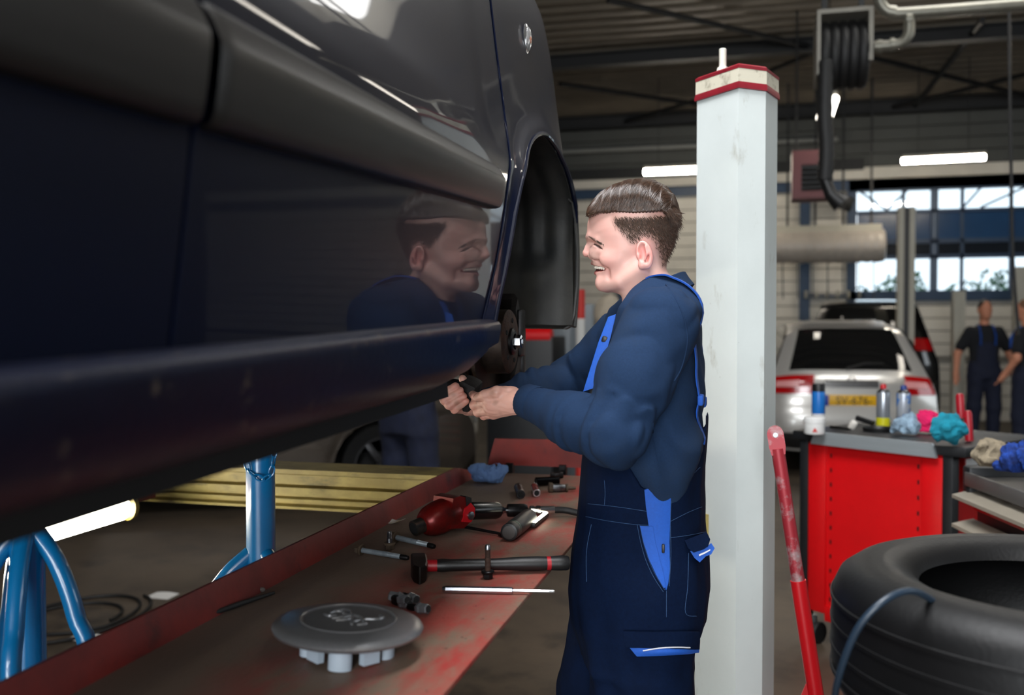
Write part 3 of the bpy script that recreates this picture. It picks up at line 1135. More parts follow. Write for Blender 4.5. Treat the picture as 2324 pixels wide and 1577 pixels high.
# chain on the second stand
lk = None
path = catmull([(-1.158, 1.975, 1.235), (-1.150, 1.962, 1.19), (-1.135, 1.957, 1.155), (-1.112, 1.958, 1.138), (-1.092, 1.968, 1.135), (-1.085, 1.975, 1.16), (-1.083, 1.98, 1.19), (-1.086, 1.985, 1.225), (-1.07, 1.985, 1.24)], 6)
path = resample(path, 13)
for i in range(12):
    a, c_ = path[i], path[i + 1]
    d = (c_ - a).normalized()
    s1 = d.cross(Vector((0, 1, 0))).normalized() if i % 2 else d.cross(Vector((1, 0, 0))).normalized()
    mid = (a + c_) / 2
    hl = (c_ - a).length * .62
    loop = [mid + d * (hl * math.cos(t)) + s1 * (.0065 * math.sin(t)) for t in np.linspace(0, 2 * math.pi, 13)[:-1]]
    MB().tube(loop, .0021, 6, closed=True).build('chain_link', BLUEP, sA)
# ================================================================ tools and parts on the near runway
TZ = 1.0005


def tp(u, v, h=0.0):
    return onZ(u, v, TZ + h)


def frame(a, b, up=(0, 0, 1)):
    """matrix whose local x runs from a to b, local z near up, origin at a"""
    a, b = Vector(a), Vector(b)
    x = (b - a).normalized()
    z = Vector(up)
    y = z.cross(x).normalized()
    z = x.cross(y)
    m = Matrix((x, y, z)).transposed().to_4x4()
    m.translation = a
    return m


LX = Matrix.Rotation(R(90), 4, 'Y')   # lathe axis z -> x

# wheel centre cap
hc = tp(787, 1418, .046)
cap = thing('hubcap', 'round silver grey wheel centre cap with clips lying on the red runway', 'wheel cap', (hc.x, hc.y, TZ))
CAPM = M('silver_cap_paint', (126, 126, 128), .32, .55, var=.06, scale=200)
CLIP = M('grey_clip_plastic', (168, 180, 192), .45, var=.05)
m = Matrix.Translation((hc.x, hc.y, 0)) @ Matrix.Translation((0, 0, TZ)) @ Matrix.Rotation(R(2.5), 4, 'Y') @ Matrix.Rotation(R(-1.5), 4, 'X')
body = MB().lathe([(.02, .033), (.10, .036), (.109, .040), (.111, .0445), (.109, .048), (.095, .0525), (.073, .0555), (.069, .0562), (.0675, .0555), (.066, .0545), (.062, .055), (.04, .0565), (.001, .057)], 72, m).build('disc', CAPM, cap, smooth=50)
MB().lathe([(.068, .0555), (.0695, .0575), (.0715, .0558)], 60, m, cap=False).build('emblem_ring', CAPM, body)
strokes = [[(-.030, .008), (-.026, .018), (-.016, .020), (-.012, .012)], [(-.034, .0), (-.026, -.004), (-.018, .002)], [(-.012, .012), (.002, .010), (.016, .004), (.024, -.008)],
           [(.0, .008), (-.008, -.004), (-.018, -.012)], [(.004, .006), (.002, -.008), (-.010, -.018)], [(.024, -.006), (.030, -.016), (.022, -.024)], [(.018, -.004), (.012, -.016), (.016, -.026)],
           [(.022, .002), (.036, .008), (.040, .020), (.032, .024)], [(-.030, .020), (-.022, .028), (-.010, .026), (-.004, .016)]]
for s_ in strokes:
    pts = [m @ Vector((x * 1.15, y * 1.15, .0565)) for x, y in resample([Vector((a_, b_, 0)) for a_, b_ in s_], 8) for x, y in [(x, y)]] if False else [m @ Vector((q.x * 1.15, q.y * 1.15, .0568)) for q in catmull([(a_, b_, 0) for a_, b_ in s_], 4)]
    MB().tube(pts, [.0032 - .0012 * abs(2 * i / (len(pts) - 1) - 1) for i in range(len(pts))], 8).build('emblem_stroke', CAPM, body)
for k in range(8):
    a = 2 * math.pi * k / 8 + .25
    q = m @ Matrix.Rotation(a, 4, 'Z')
    if k % 2 == 0:
        c = MB()
        ring = [(.058 + .012 * math.cos(t), .017 * math.sin(t)) for t in np.linspace(-1.9, 1.9, 12)]
        inn = [(.058 + .009 * math.cos(t), .014 * math.sin(t)) for t in np.linspace(1.9, -1.9, 12)]
        c.prism(ring + inn, 0.0, .036, q)
        c.build('clip', CLIP, cap, smooth=35)
    else:
        MB().prism([(.058, -.014), (.061, -.014), (.061, .014), (.058, .014)], .004, .036, q).prism([(.05, -.014), (.058, -.014), (.058, -.011), (.05, -.011)], .004, .036, q).prism([(.05, .011), (.058, .011), (.058, .014), (.05, .014)], .004, .036, q).build('clip', CLIP, cap, smooth=0)

# hammer
a, b = tp(951, 1284, .020), tp(1291, 1277, .017)
hm = frame(a, b)
L = (b - a).length
ham = thing('hammer', 'hammer with black handle, red bands and dark steel head', 'hammer', (a.x, a.y, TZ))
HEADM = M('hammer_steel', (40, 36, 34), .38, .9, var=.3, scale=40)
h = MB()
rs = []
for y, w, hh in ((.055, .012, .012), (.048, .0155, .0155), (.012, .016, .016), (-.02, .016, .016), (-.050, .0125, .0165), (-.066, .0015, .0165)):
    rs.append([hm @ Vector((w * sx * (1 if abs(sx) > .9 else 1), y, hh * sz - .002)) for sx, sz in ((-1, -.8), (-.8, -1), (.8, -1), (1, -.8), (1, .8), (.8, 1), (-.8, 1), (-1, .8))])
h.rings(rs).build('head', HEADM, ham, smooth=30)
hp = [(.0, .012), (.016, .0125), (.035, .0122)]
MB().tube([hm @ Vector((x, 0, 0)) for x, r in hp], [r for x, r in hp], 14, ell=(.95, 1.0)).build('collar', M('red_band', (150, 14, 26), .4), ham)
hp = [(.035, .0125), (.045, .0138), (.06, .0125), (.10, .0120), (.15, .0122), (.20, .0145), (.235, .0152), (L - .045, .0142)]
MB().tube([hm @ Vector((x, 0, 0)) for x, r in hp], [r for x, r in hp], 16, ell=(.95, 1.05)).build('grip', BLACK, ham)
MB().tube([hm @ Vector((x, 0, 0)) for x in (L - .045, L - .037)], .0144, 16, ell=(.95, 1.05)).build('band', M('red_band', (150, 14, 26), .4), ham)
MB().tube([hm @ Vector((x, 0, 0)) for x in (L - .037, L - .02, L - .004, L)], [.0146, .0156, .0155, .013], 16, ell=(.95, 1.05)).build('grip_end', BLACK, ham)

# pin punch overhanging the edge
a, b = tp(1004, 1337, .0065), tp(1259, 1342, .0065)
m = frame(a, b)
L = (b - a).length
pn = thing('pin_punch', 'shiny steel pin punch lying over the runway edge', 'punch', (a.x, a.y, TZ))
MB().lathe([(.0045, 0), (.0065, .006), (.0066, .12), (.0062, .128), (.0035, .13)], 8, m @ LX).build('shank', M('punch_steel', (188, 190, 198), .22, 1.0), pn, smooth=15)
MB().lathe([(.0032, .128), (.0032, L - .002), (.0028, L)], 12, m @ LX).build('pin', CHROME, pn)

# flange bolts
BOLTZ = M('zinc_bolt', (140, 150, 158), .4, .45, var=.2, scale=60)
BOLTB = M('brown_bolt_head', (92, 76, 60), .7, .3, rgb2=(60, 48, 38), scale=60)


def bolt(mat, L, r, label, shank, headm, tip=None):
    o = thing('bolt', label, 'bolt', (mat.translation.x, mat.translation.y, TZ), 'loose bolts on the runway')
    hd = MB().lathe([(r * 1.55, 0), (r * 1.75, .002), (r * 1.75, .010), (r * 1.7, .011)], 6, mat).build('head', headm, o, smooth=15)
    MB().lathe([(r * 2.1, .010), (r * 2.3, .0125), (r * 2.3, .0145), (r * 2.0, .016)], 24, mat).build('flange', headm, hd)
    n = int((L * .35) / .0016)
    prof = [(r, .015), (r, L * .62)]
    for k in range(n):
        z0 = L * .62 + k * .0016
        prof += [(r * .97, z0), (r * .86, z0 + .0008)]
    prof += [(r * .7, L)]
    MB().lathe(prof, 18, mat).build('shank', shank, o)
    if tip:
        MB().lathe([(r * .99, L * .86), (r * .99, L * .96), (r * .75, L * 1.005)], 18, mat).build('tip', tip, o)
    return o


def lying(u0, v0, u1, v1, r):
    a, b = tp(u0, v0, r * 2.2), tp(u1, v1, r * 1.02)
    return frame(a, b) @ LX, (b - a).length


m, L = lying(808, 1246, 926, 1266, .0052)
bolt(m, L, .0056, 'long zinc flange bolt lying nearest the wheel cap', BOLTZ, BOLTB, DKSTEEL)
m, L = lying(889, 1217, 986, 1240, .0056)
bolt(m, L, .0060, 'long zinc flange bolt lying behind the upright stubby bolt', BOLTZ, BOLTB, DKSTEEL)
a = tp(884, 1247)
bolt(Matrix.Translation(a), .040, .0058, 'stubby bolt standing on its brown head', STEEL, BOLTB)
a = tp(1107, 1313)
bolt(Matrix.Translation(a), .066, .0056, 'tall rusty bolt standing on its head in front of the hammer handle', RUST, DKSTEEL, STEEL)

# wheel bolts in a small heap
WB = [((883, 1352), (925, 1358), .012), ((925, 1362), (895, 1357), .018), ((945, 1360), (912, 1350), .012), ((930, 1372), (900, 1366), .010), ((972, 1382), (935, 1378), .012)]
WL = ['wheel bolt with bright tip pointing left at the back of the heap', 'wheel bolt with open chrome head, left one behind the front bolt', 'wheel bolt with open chrome head, right one behind the front bolt',
      'wheel bolt with dark hexagon head at the front of the heap', 'wheel bolt lying apart on the right of the heap']
for (h0, t0, hh), lb in zip(WB, WL):
    a, b = tp(*h0, hh), tp(*t0, hh * .7)
    m = frame(a, b) @ LX
    o = thing('wheel_bolt', lb, 'wheel bolt', (a.x, a.y, TZ), 'wheel bolts beside the wheel cap')
    MB().lathe([(.0065, .001), (.0075, 0), (.0088, .002), (.0088, .014), (.0105, .018), (.007, .026)], 6, m).build('head', M('wheel_bolt_steel', (120, 122, 126), .35, .5), o, smooth=15)
    MB().lathe([(.0062, -.0006), (.0062, -.0002), (.003, .0005)], 16, m).build('socket', DARKBODY, o)
    MB().lathe([(.006, .02), (.0062, .024), (.0058, .034), (.0060, .036), (.0058, .044), (.004, .047)], 14, m).build('thread', DKSTEEL, o)

# crumpled blue paper towel
RAGB = M('blue_paper_towel', (98, 128, 176), .85, var=.1, scale=30, bump=.12, bscale=250)


def rag(name, label, cat, c, r, mat, seed, folds=6.5, amp=.34, h=None, group=None, flat=True, parent_col=None):
    c = np.array(c, float)
    r = np.array(r, float)
    h = h or max(r) / 26

    def f(X, Y, Z):
        x, y, z = (X - c[0]) / r[0], (Y - c[1]) / r[1], (Z - c[2]) / r[2]
        n = vnoise(x * folds * .35, y * folds * .35, z * folds * .35, seed)
        n2 = np.abs(vnoise(x * folds, y * folds, z * folds * .8, seed + 1))
        n3 = np.abs(vnoise(x * folds * 2.1, y * folds * 2.1, z * folds * 1.7, seed + 2))
        d = np.sqrt(x * x + y * y + z * z + 1e-6) - 0.78 - amp * .60 * n + amp * .40 * n2 + amp * .10 * n3
        d = d * min(r) * .6
        if flat:
            d = np.maximum(d, (c[2] - r[2] * .62) - Z)
        return d
    V, Fs = sdf_mesh(f, c - r * 1.5, c + r * 1.5, h)
    o = arr_mesh(name, V, Fs, mat)
    return tag(o, label, cat, group)


p = tp(1106, 1094)
rag('paper_towel', 'crumpled light blue paper towel at the far end of the runway', 'paper towel', (p.x, p.y, TZ + .026), (.088, .055, .042), RAGB, 11)

# air impact wrench with swivel fitting and hose
GUNR = M('worn_red_casting', (110, 18, 16), .32, .4, rgb2=(52, 22, 18), scale=16, thr=(.45, .66))
g0 = tp(1000, 1172, .040)
gun = thing('impact_wrench', 'red and black air impact wrench with a steel socket', 'impact wrench', (g0.x, g0.y, TZ))
ga = tp(938, 1200, .022)     # socket mouth
gm = frame(g0, ga)          # x toward the socket
gl = (ga - g0).length
MB().lathe([(.0155, gl), (.0185, gl - .001), (.0185, gl - .055), (.017, gl - .06), (.017, .02)], 24, gm @ LX).build('socket', M('steel_socket', (104, 100, 94), .3, .9, var=.3, scale=50), gun)
MB().lathe([(.0145, gl + .0005), (.0145, gl - .001), (.006, gl - .002)], 20, gm @ LX).build('socket_mouth', DARKBODY, gun)
MB().lathe([(.02, .055), (.027, .05), (.036, .036), (.040, .012), (.040, -.02), (.036, -.038), (.022, -.046)], 28, gm @ LX).build('hammer_case', GUNR, gun)
gb = g0 + (g0 - ga).normalized() * .035
he = tp(1128, 1158, .026)
bodym = frame(gb, he)
bw = MB()
bw.prism([(-.034, -.036), (.012, -.036), (.032, -.022), (.036, .008), (.022, .034), (-.010, .040), (-.034, .034)], -.032, .032, bodym @ Matrix.Rotation(R(90), 4, 'X'))
bw.build('rear_cover', GUNR, gun, smooth=25)
MB().prism([(.0, -.020), (.030, -.022), (.042, -.008), (.040, .012), (.024, .024), (.006, .010)], .030, .036, bodym @ Matrix.Rotation(R(90), 4, 'X')).build('side_plate', M('bright_red_plate', (176, 16, 26), .35), gun, smooth=25)
MB().prism([(.014, .012), (.034, .004), (.026, .036), (.006, .040)], .016, .034, bodym @ Matrix.Rotation(R(90), 4, 'X')).build('rear_pad', BLACK, gun, smooth=25)
MB().lathe([(.010, .036), (.010, .040), (.008, .041)], 16, bodym @ Matrix.Translation((.026, 0, -.006)) @ Matrix.Rotation(R(90), 4, 'X')).build('reversing_knob', STEEL, gun)
HL = (he - gb).length
MB().lathe([(.0145, .02), (.0145, .045), (.018, .05), (.0215, .062), (.0215, HL - .008), (.020, HL), (.010, HL + .001)], 24, bodym @ LX).build('handle', M('glossy_black_grip', (15, 15, 16), .25), gun)
tx = tp(1150, 1158, .024)
fm = frame(he, tx)
MB().lathe([(.007, 0), (.007, .010), (.010, .011), (.010, .016), (.007, .017), (.007, .03)], 12, fm @ LX).build('nipple', CHROME, gun, smooth=20)
t2 = tp(1201, 1158, .022)
MB().lathe([(.010, 0), (.0155, .002), (.0165, .006), (.0165, .045), (.014, .052), (.008, .053)], 20, frame(tx, t2) @ LX).build('swivel', DKSTEEL, gun)
t3 = tp(1257, 1157, .020)
L3 = (t3 - t2).length
MB().lathe([(.009, 0), (.0115, .002), (.0115, .012), (.0095, .013), (.0095, .018), (.0118, .019), (.0118, .028)], 6, frame(t2, t3) @ LX).build('hose_nut', CHROME, gun, smooth=15)
MB().lathe([(.0105, .028), (.0105, L3), (.008, L3)], 20, frame(t2, t3) @ LX).build('ferrule', M('bright_alloy', (205, 205, 205), .25, 1), gun)
hose = catmull([t3, tp(1285, 1158, .018), tp(1322, 1166, .011), tp(1375, 1172, .009), tp(1405, 1190, .0)], 6)
MB().tube(hose, .0085, 12).build('air_hose', RUBBER, gun)

# ring spanner under the lamp
a, b = tp(1010, 1187, .006), tp(1146, 1213, .006)
m = frame(a, b)
L = (b - a).length
sp = thing('spanner', 'dark steel spanner with a polished end lying between wrench and lamp', 'spanner', (a.x, a.y, TZ))
MB().box(m @ Vector((L / 2, 0, 0)), (L - .02, .009, .006), .002, rot=m.to_3x3()).build('shaft', DKSTEEL, sp)
MB().lathe([(.006, -.005), (.0135, -.005), (.0135, .005), (.006, .005)], 20, m).build('ring', CHROME, sp)
MB().prism([(-.004, -.006), (.012, -.013), (.026, -.010), (.016, -.004), (.016, .004), (.026, .010), (.012, .013), (-.004, .006)], -.004, .004, m @ Matrix.Translation((L - .012, 0, 0))).build('open_jaw', DKSTEEL, sp)

# inspection lamp with its lit bar
a, b = tp(1155, 1208, .022), tp(1202, 1172, .020)
m = frame(a, b)
L = (b - a).length
il = thing('inspection_lamp', 'black inspection lamp with green ring and glowing bar on the runway', 'lamp', (a.x, a.y, TZ))
MB().lathe([(.014, -.002), (.0195, 0), (.0205, .004), (.0205, .03), (.0195, .032)], 24, m @ LX).build('tail_cap', BLACK, il)
MB().lathe([(.0125, -.003), (.015, -.0028), (.015, -.001)], 24, m @ LX).build('cap_disc', M('grey_disc', (70, 66, 64), .4, .6), il)
MB().lathe([(.0203, .032), (.0203, .040)], 24, m @ LX).build('green_ring', M('green_ring', (10, 58, 44), .35), il)
MB().lathe([(.0198, .04), (.021, .05), (.021, L - .01), (.016, L)], 24, m @ LX).build('body', BLACK, il)
q = m @ Matrix.Translation((L * .75, -.020, -.010))
MB().box(q @ Vector((.07, 0, 0)), (.15, .014, .012), .003, rot=m.to_3x3()).build('light_bar_case', BLACK, il)
MB().box(q @ Vector((.07, -.003, .0065)), (.145, .010, .003), .001, rot=m.to_3x3()).build('light_bar', M('lamp_led', (255, 255, 240), .3, emit=(255, 250, 225), estr=7), il)

# sockets and plug at the far end
SOCK = [((1176, 1105), (1182, 1122), .0125, 'short black socket lying in front of the towel', DKSTEEL), ((1213, 1104), (1218, 1119), .0115, 'short chrome socket lying on its side', CHROME),
        ((1268, 1090), (1216, 1093), .0135, 'long black impact socket lying crosswise', M('gloss_black_socket', (28, 28, 30), .25, .9)), ((1249, 1079), (1277, 1078), .010, 'small black socket at the very back of the runway', DKSTEEL)]
for a_, b_, r, lb, mt in SOCK:
    a, b = tp(*a_, r), tp(*b_, r)
    m = frame(a, b) @ LX
    L = max((b - a).length, .03)
    o = thing('socket', lb, 'socket', (a.x, a.y, TZ), 'sockets at the far end of the runway')
    MB().lathe([(r * .7, 0), (r * .95, .001), (r, .004), (r, .008), (r * .92, .009), (r * .92, .012), (r, .013), (r, L - .001), (r * .92, L), (r * .68, L), (r * .66, L - .008), (.001, L - .009)], 20, m).build('barrel', mt, o)
    MB().lathe([(r * .66, L + .0003), (r * .55, L - .003), (.001, L - .004)], 6, m).build('mouth', DARKBODY, o, smooth=10)
a, b = tp(1244, 1107, .012), tp(1318, 1108, .009)
m = frame(a, b) @ LX
o = thing('plug_fitting', 'worn steel coupling plug with a brown collar lying by the sockets', 'fitting', (a.x, a.y, TZ))
MB().lathe([(.008, 0), (.016, .002), (.016, .012), (.013, .014)], 12, m).build('collar', BOLTB, o, smooth=20)
MB().lathe([(.0125, .014), (.0125, .03), (.010, .05), (.008, .052)], 20, m).build('barrel', STEEL, o)
MB().lathe([(.007, .05), (.0125, .053), (.0125, .058), (.006, .06), (.0055, .075), (.004, .082)], 12, m).build('tip', BOLTB, o)

# small litter: paper scrap, nut, stick, pebble
a = tp(889, 1186)
o = MB()
o.grid(lambda u, v: Vector((a.x + (u - .5) * .042 + .01 * v, a.y + (v - .5) * .03, TZ + .0015 + .006 * (u - .5) ** 2 * 4 + .002 * v)), 6, 3)
o = o.build('paper_scrap', M('printed_scrap', (210, 206, 196), .6, rgb2=(196, 160, 40), scale=55, thr=(.56, .6)), solid=.0006)
tag(o, 'bent white and yellow paper scrap near the lip', 'paper scrap')
a = tp(825, 1208)
o = MB().lathe([(.004, 0), (.010, 0), (.010, .005), (.006, .010), (.003, .010)], 6, Matrix.Translation(a)).build('nut', DKSTEEL, smooth=15)
tag(o, 'small dark nut by the runway lip', 'nut')
a, b = tp(455, 1402, .004), tp(622, 1345, .004)
o = MB().tube([a, (a + b) / 2 + Vector((0, 0, .001)), b], [.004, .005, .003], 10).build('rubber_strip', RUBBER)
tag(o, 'thin black rubber strip lying along the lip', 'rubber strip')
a = tp(595, 1338, .004)
o = MB().ell(a, (.006, .005, .0045), u=10, v=6).build('pebble', M('pebble_stone', (110, 100, 95), .8))
tag(o, 'grey pebble on the deck by the lip', 'pebble')
# ================================================================ the mechanic
YM = 2.05
SKIN = M('skin', (224, 172, 152), .48, attr='Col', sss=.12, bump=.03, bscale=500)
SWEAT = M('navy_sweatshirt', (26, 44, 70), .9, spec=.12, var=.10, scale=240, bump=.10, bscale=900, sheen=.0)
mix_over(SWEAT, (32, 44, 62), 5.0, (.5, .75), 4.0)
OVER = M('navy_overalls', (5, 18, 42), .85, spec=.08, var=.14, scale=160, bump=.10, bscale=800, sheen=.0)
mix_over(OVER, (4, 13, 32), 4.0, (.5, .72), 2.0)
ROYAL = M('royal_blue_cloth', (8, 74, 164), .75, var=.08, scale=200, bump=.06, bscale=700)
STITCH = M('pale_stitching', (46, 76, 116), .8)
HAIR = M('brown_hair', (46, 32, 24), .3, rgb2=(78, 56, 42), scale=160, spec=.6)


def px(u, v, a=0.0):
    """a point on the man's own plane, a metres towards the camera from his middle"""
    return np.array(onY(u, v, YM - a))


man = thing('person', 'mechanic in navy sweatshirt and blue bib overalls smiling at the brake disc', 'person', (-.22, 2.05, 0))

# ---------------------------------------------------------- torso sections
TS = [(640, 1452, 1560, .075), (672, 1432, 1572, .115), (700, 1415, 1580, .150), (740, 1400, 1590, .175), (820, 1382, 1597, .178), (900, 1366, 1598, .172), (1000, 1342, 1594, .165),
      (1100, 1330, 1587, .160), (1180, 1324, 1590, .166), (1250, 1314, 1600, .176), (1330, 1306, 1603, .180), (1400, 1312, 1592, .178), (1460, 1330, 1560, .16)]
tz = np.array([px(1460, t[0])[2] for t in TS])[::-1]
txf = np.array([px(t[1], t[0])[0] for t in TS])[::-1]
txb = np.array([px(t[2], t[0])[0] for t in TS])[::-1]
tw = np.array([t[3] for t in TS])[::-1]


def torso(X, Y, Z, off=0.0):
    xf, xb, w = np.interp(Z, tz, txf), np.interp(Z, tz, txb), np.interp(Z, tz, tw)
    a = (xb - xf) / 2 + off
    c = (xb + xf) / 2
    w = w + off
    q = (np.abs((X - c) / a) ** 2.3 + np.abs((Y - YM) / w) ** 2.3) ** (1 / 2.3)
    d = (q - 1) * np.minimum(a, w)
    return np.maximum(d, np.maximum(Z - tz[-1] - off, tz[0] - Z - off))


EDGE = [(1300, 880), (1345, 885), (1400, 965), (1440, 1060), (1462, 1101), (1525, 1101), (1560, 1058), (1588, 990), (1602, 925), (1640, 920)]
ex = np.array([px(u, v, .13)[0] for u, v in EDGE])
ez = np.array([px(u, v, .13)[2] for u, v in EDGE])
SH1, EL1, WR1 = px(1500, 738, .165), px(1398, 986, .255), np.array(onY(1196, 910, 1.945))
SH2, EL2, WR2 = px(1455, 735, -.165), np.array(onY(1302, 868, 2.32)), np.array(onY(1105, 917, 2.13))


def folds(X, Y, Z, a, b, f, seed):
    d = (b - a) / np.linalg.norm(b - a)
    s = (X - a[0]) * d[0] + (Y - a[1]) * d[1] + (Z - a[2]) * d[2]
    n = vnoise(X * 16, Y * 16, Z * 16, seed)
    return (1.1 - 1.9 * np.abs(np.sin(s * f * .5 + 1.6 * n))) * (.6 + .4 * vnoise(X * 22, Y * 22, Z * 22, seed + 3))


def shirt(X, Y, Z):
    d = torso(X, Y, Z, .0)
    bl = s_ell(X, Y, Z, px(1512, 1030, .115), (.066, .055, .085))
    d = smin(d, bl, .05)
    d = smin(d, s_ell(X, Y, Z, px(1505, 700, .10), (.075, .075, .045), Euler((R(20), 0, 0))), .05)
    d = smin(d, s_ell(X, Y, Z, px(1490, 705, -.10), (.07, .075, .045), Euler((R(-20), 0, 0))), .05)
    u1 = s_chain(X, Y, Z, [SH1, (SH1 + EL1) / 2 + np.array([-.006, -.004, 0]), EL1], [.078, .071, .060], .03)
    f1 = s_chain(X, Y, Z, [EL1, EL1 + (WR1 - EL1) * .45 + np.array([0, 0, -.004]), EL1 + (WR1 - EL1) * .93], [.060, .053, .036], .03)
    arm1 = smin(u1, f1, .022)
    u2 = s_chain(X, Y, Z, [SH2, EL2], [.077, .060], .03)
    f2 = s_chain(X, Y, Z, [EL2, EL2 + (WR2 - EL2) * .5, EL2 + (WR2 - EL2) * .9], [.060, .050, .036], .03)
    arm2 = smin(u2, f2, .022)
    # cloth folds: crowding at the inner elbow and along the forearm
    w1 = np.exp(-((np.sqrt((X - EL1[0]) ** 2 + (Y - EL1[1]) ** 2 + (Z - EL1[2]) ** 2) - .05) / .10) ** 2)
    arm1 = arm1 + .0050 * folds(X, Y, Z, EL1, WR1, 150, 3) * (f1 < u1 + .03) * (.35 + .65 * w1) + .0030 * folds(X, Y, Z, SH1, EL1, 75, 5) * (u1 < f1)
    arm2 = arm2 + .0055 * folds(X, Y, Z, EL2, WR2, 140, 8) * (f2 < u2 + .03) + .003 * folds(X, Y, Z, SH2, EL2, 70, 9)
    dv = np.array([-.6, 0, .8])
    tf = .008 * np.sin((X * .75 + Z * .66) * 85 + 2.2 * vnoise(X * 9, Y * 9, Z * 9, 12)) * np.exp(-((Z - px(1500, 1040)[2]) / .10) ** 2)
    d = d + tf + .003 * vnoise(X * 25, Y * 25, Z * 25, 21)
    d = np.maximum(d, np.interp(X, ex, ez) - .05 - Z)
    d = smin(d, arm1, .009)
    d = smin(d, arm2, .014)
    # neck hole
    return smax(d, -s_chain(X, Y, Z, [px(1440, 640), px(1492, 690)], [.064, .066], .01), .006)


V, Fs = sdf_mesh(shirt, (-.66, 1.68, 1.08), (-.02, 2.46, 1.66), .0052)
sw = arr_mesh('sweatshirt', V, Fs, SWEAT, man)
# armhole seam, ribbed collar and cuffs


from mathutils.bvhtree import BVHTree
BV = {}


def bvh(key, V, Fs):
    BV[key] = BVHTree.FromPolygons([Vector(v) for v in V], [tuple(int(i) for i in f) for f in Fs])


def hit(key, u, v, off=0.0):
    """point of a garment met by a sight line, lifted off its surface"""
    r = Vector(_ray(u, v)).normalized()
    p, n, i, d = BV[key].ray_cast(Vector(_cm) + r * 1.2, r)
    if p is None:
        q = Vector(_cm) + r * 1.95
        p, n, i, d = BV[key].find_nearest(q)
    if n.dot(r) > 0:
        n = -n
    return p + n * off


bvh('shirt', V, Fs)
c0, c1 = px(1412, 690), px(1556, 628)
cc = (c0 + c1) / 2
axx = Vector(c1 - c0).normalized()
ayy = Vector((0, 1, 0))
azz = axx.cross(ayy).normalized()
if azz.z < 0:
    azz = -azz
half = np.linalg.norm(c1 - c0) / 2
rs = []
for k in range(41):
    t = 2 * math.pi * k / 40
    ring = []
    e = Vector(cc) + axx * (half * math.cos(t)) + ayy * (.074 * math.sin(t)) - azz * (.012 * (1 - math.cos(t)) * .5 - .0)
    n = (axx * math.cos(t) + ayy * math.sin(t)).normalized()
    for du, dh in ((0, .012), (.004, .010), (.006, -.004), (.011, -.022), (.004, -.026), (-.003, -.006), (-.002, .010)):
        ring.append(e + n * du + azz * dh)
    rs.append(ring)
MB().rings(rs, True, False, False).weld(1e-4).build('collar', SWEAT, sw)
for EL, WR, k in ((EL1, WR1, 0), (EL2, WR2, 1)):
    d = Vector(WR - EL).normalized()
    a = Vector(EL + (WR - EL) * .88)
    b = Vector(EL + (WR - EL) * 1.02)
    pr = [(.0375, 0), (.0385, .1), (.0378, .5), (.0365, .93), (.034, 1.0), (.0315, .99), (.031, .8)]
    mm = frame(a, b) @ LX
    L = (b - a).length
    n = 60
    rs = [[mm @ Vector((r * (1 + (.012 if j % 2 else -.004)) * math.cos(2 * math.pi * j / n), r * 1.0 * (1 + (.012 if j % 2 else -.004)) * math.sin(2 * math.pi * j / n), z * L)) for j in range(n)] for r, z in pr]
    MB().rings(rs, True, False, False).build('cuff', SWEAT, sw, smooth=80)
seam = [(1512, 645), (1535, 680), (1552, 720), (1560, 765), (1556, 800), (1545, 838), (1530, 865)]
MB().tube([hit('shirt', p.x, p.y) for p in catmull([(a, b, 0) for a, b in seam], 5)], .0018, 6).build('shoulder_seam', SWEAT, sw)
seam = [(1482, 960), (1483, 1000), (1490, 1040), (1500, 1080)]
MB().tube([hit('shirt', p.x, p.y) for p in catmull([(a, b, 0) for a, b in seam], 5)], .0014, 6).build('side_seam', SWEAT, sw)

# ---------------------------------------------------------- overalls
HN, HF = px(1460, 1330, .085), px(1415, 1330, -.085)
KN, KF = px(1452, 1760, .085), px(1318, 1750, -.09)
AN, AF = np.array([KN[0] + .02, KN[1], .09]), np.array([KF[0] + .02, KF[1], .09])


def overalls(X, Y, Z):
    t = torso(X, Y, Z, .0095)
    t = np.maximum(t, Z - np.interp(X, ex, ez))
    l1 = s_chain(X, Y, Z, [HN, (HN * .45 + KN * .55), KN, AN + np.array([0, 0, .05])], [.112, .102, .088, .075], .03)
    l2 = s_chain(X, Y, Z, [HF, (HF * .5 + KF * .5), KF, AF + np.array([0, 0, .05])], [.108, .094, .084, .075], .03)
    l = smin(l1, l2, .018)
    d = smin(t, l, .035)
    d = np.maximum(d, Z - np.interp(X, ex, ez))
    fall = np.clip((px(1450, 1250)[2] - Z) / .25, 0, 1)
    d = d + .0028 * np.sin(Z * 42 + X * 14 + 2.5 * vnoise(X * 8, Y * 8, Z * 8, 31)) * np.clip((.80 - Z) / .2, .25, 1) * fall
    d = d + .0065 * np.sin(X * 70 + Z * 9 + 2.6 * vnoise(X * 6, Y * 6, Z * 5, 33)) * fall * (.5 + .5 * vnoise(X * 9, Y * 9, Z * 7, 36)) + .002 * vnoise(X * 28, Y * 28, Z * 22, 35)
    return d


V, Fs = sdf_mesh(overalls, (-.47, 1.72, .08), (.0, 2.36, 1.42), .0062)
ov = arr_mesh('overalls', V, Fs, OVER, man)
bvh('over', V, Fs)


def patch(A, B, n, m, mat, name, parent, f, off=.002, th=.002, bulge=0.0):
    A = resample([Vector((a, b, 0)) for a, b in A], m + 1)
    B = resample([Vector((a, b, 0)) for a, b in B], m + 1)
    g = MB()

    def fn(u, v):
        j = int(round(v * m))
        p = A[j].lerp(B[j], u)
        return hit(f, p.x, p.y, off=off + bulge * math.sin(u * math.pi) * math.sin(v * math.pi))
    g.grid(fn, n, m)
    return g.build(name, mat, parent, solid=th, smooth=60)


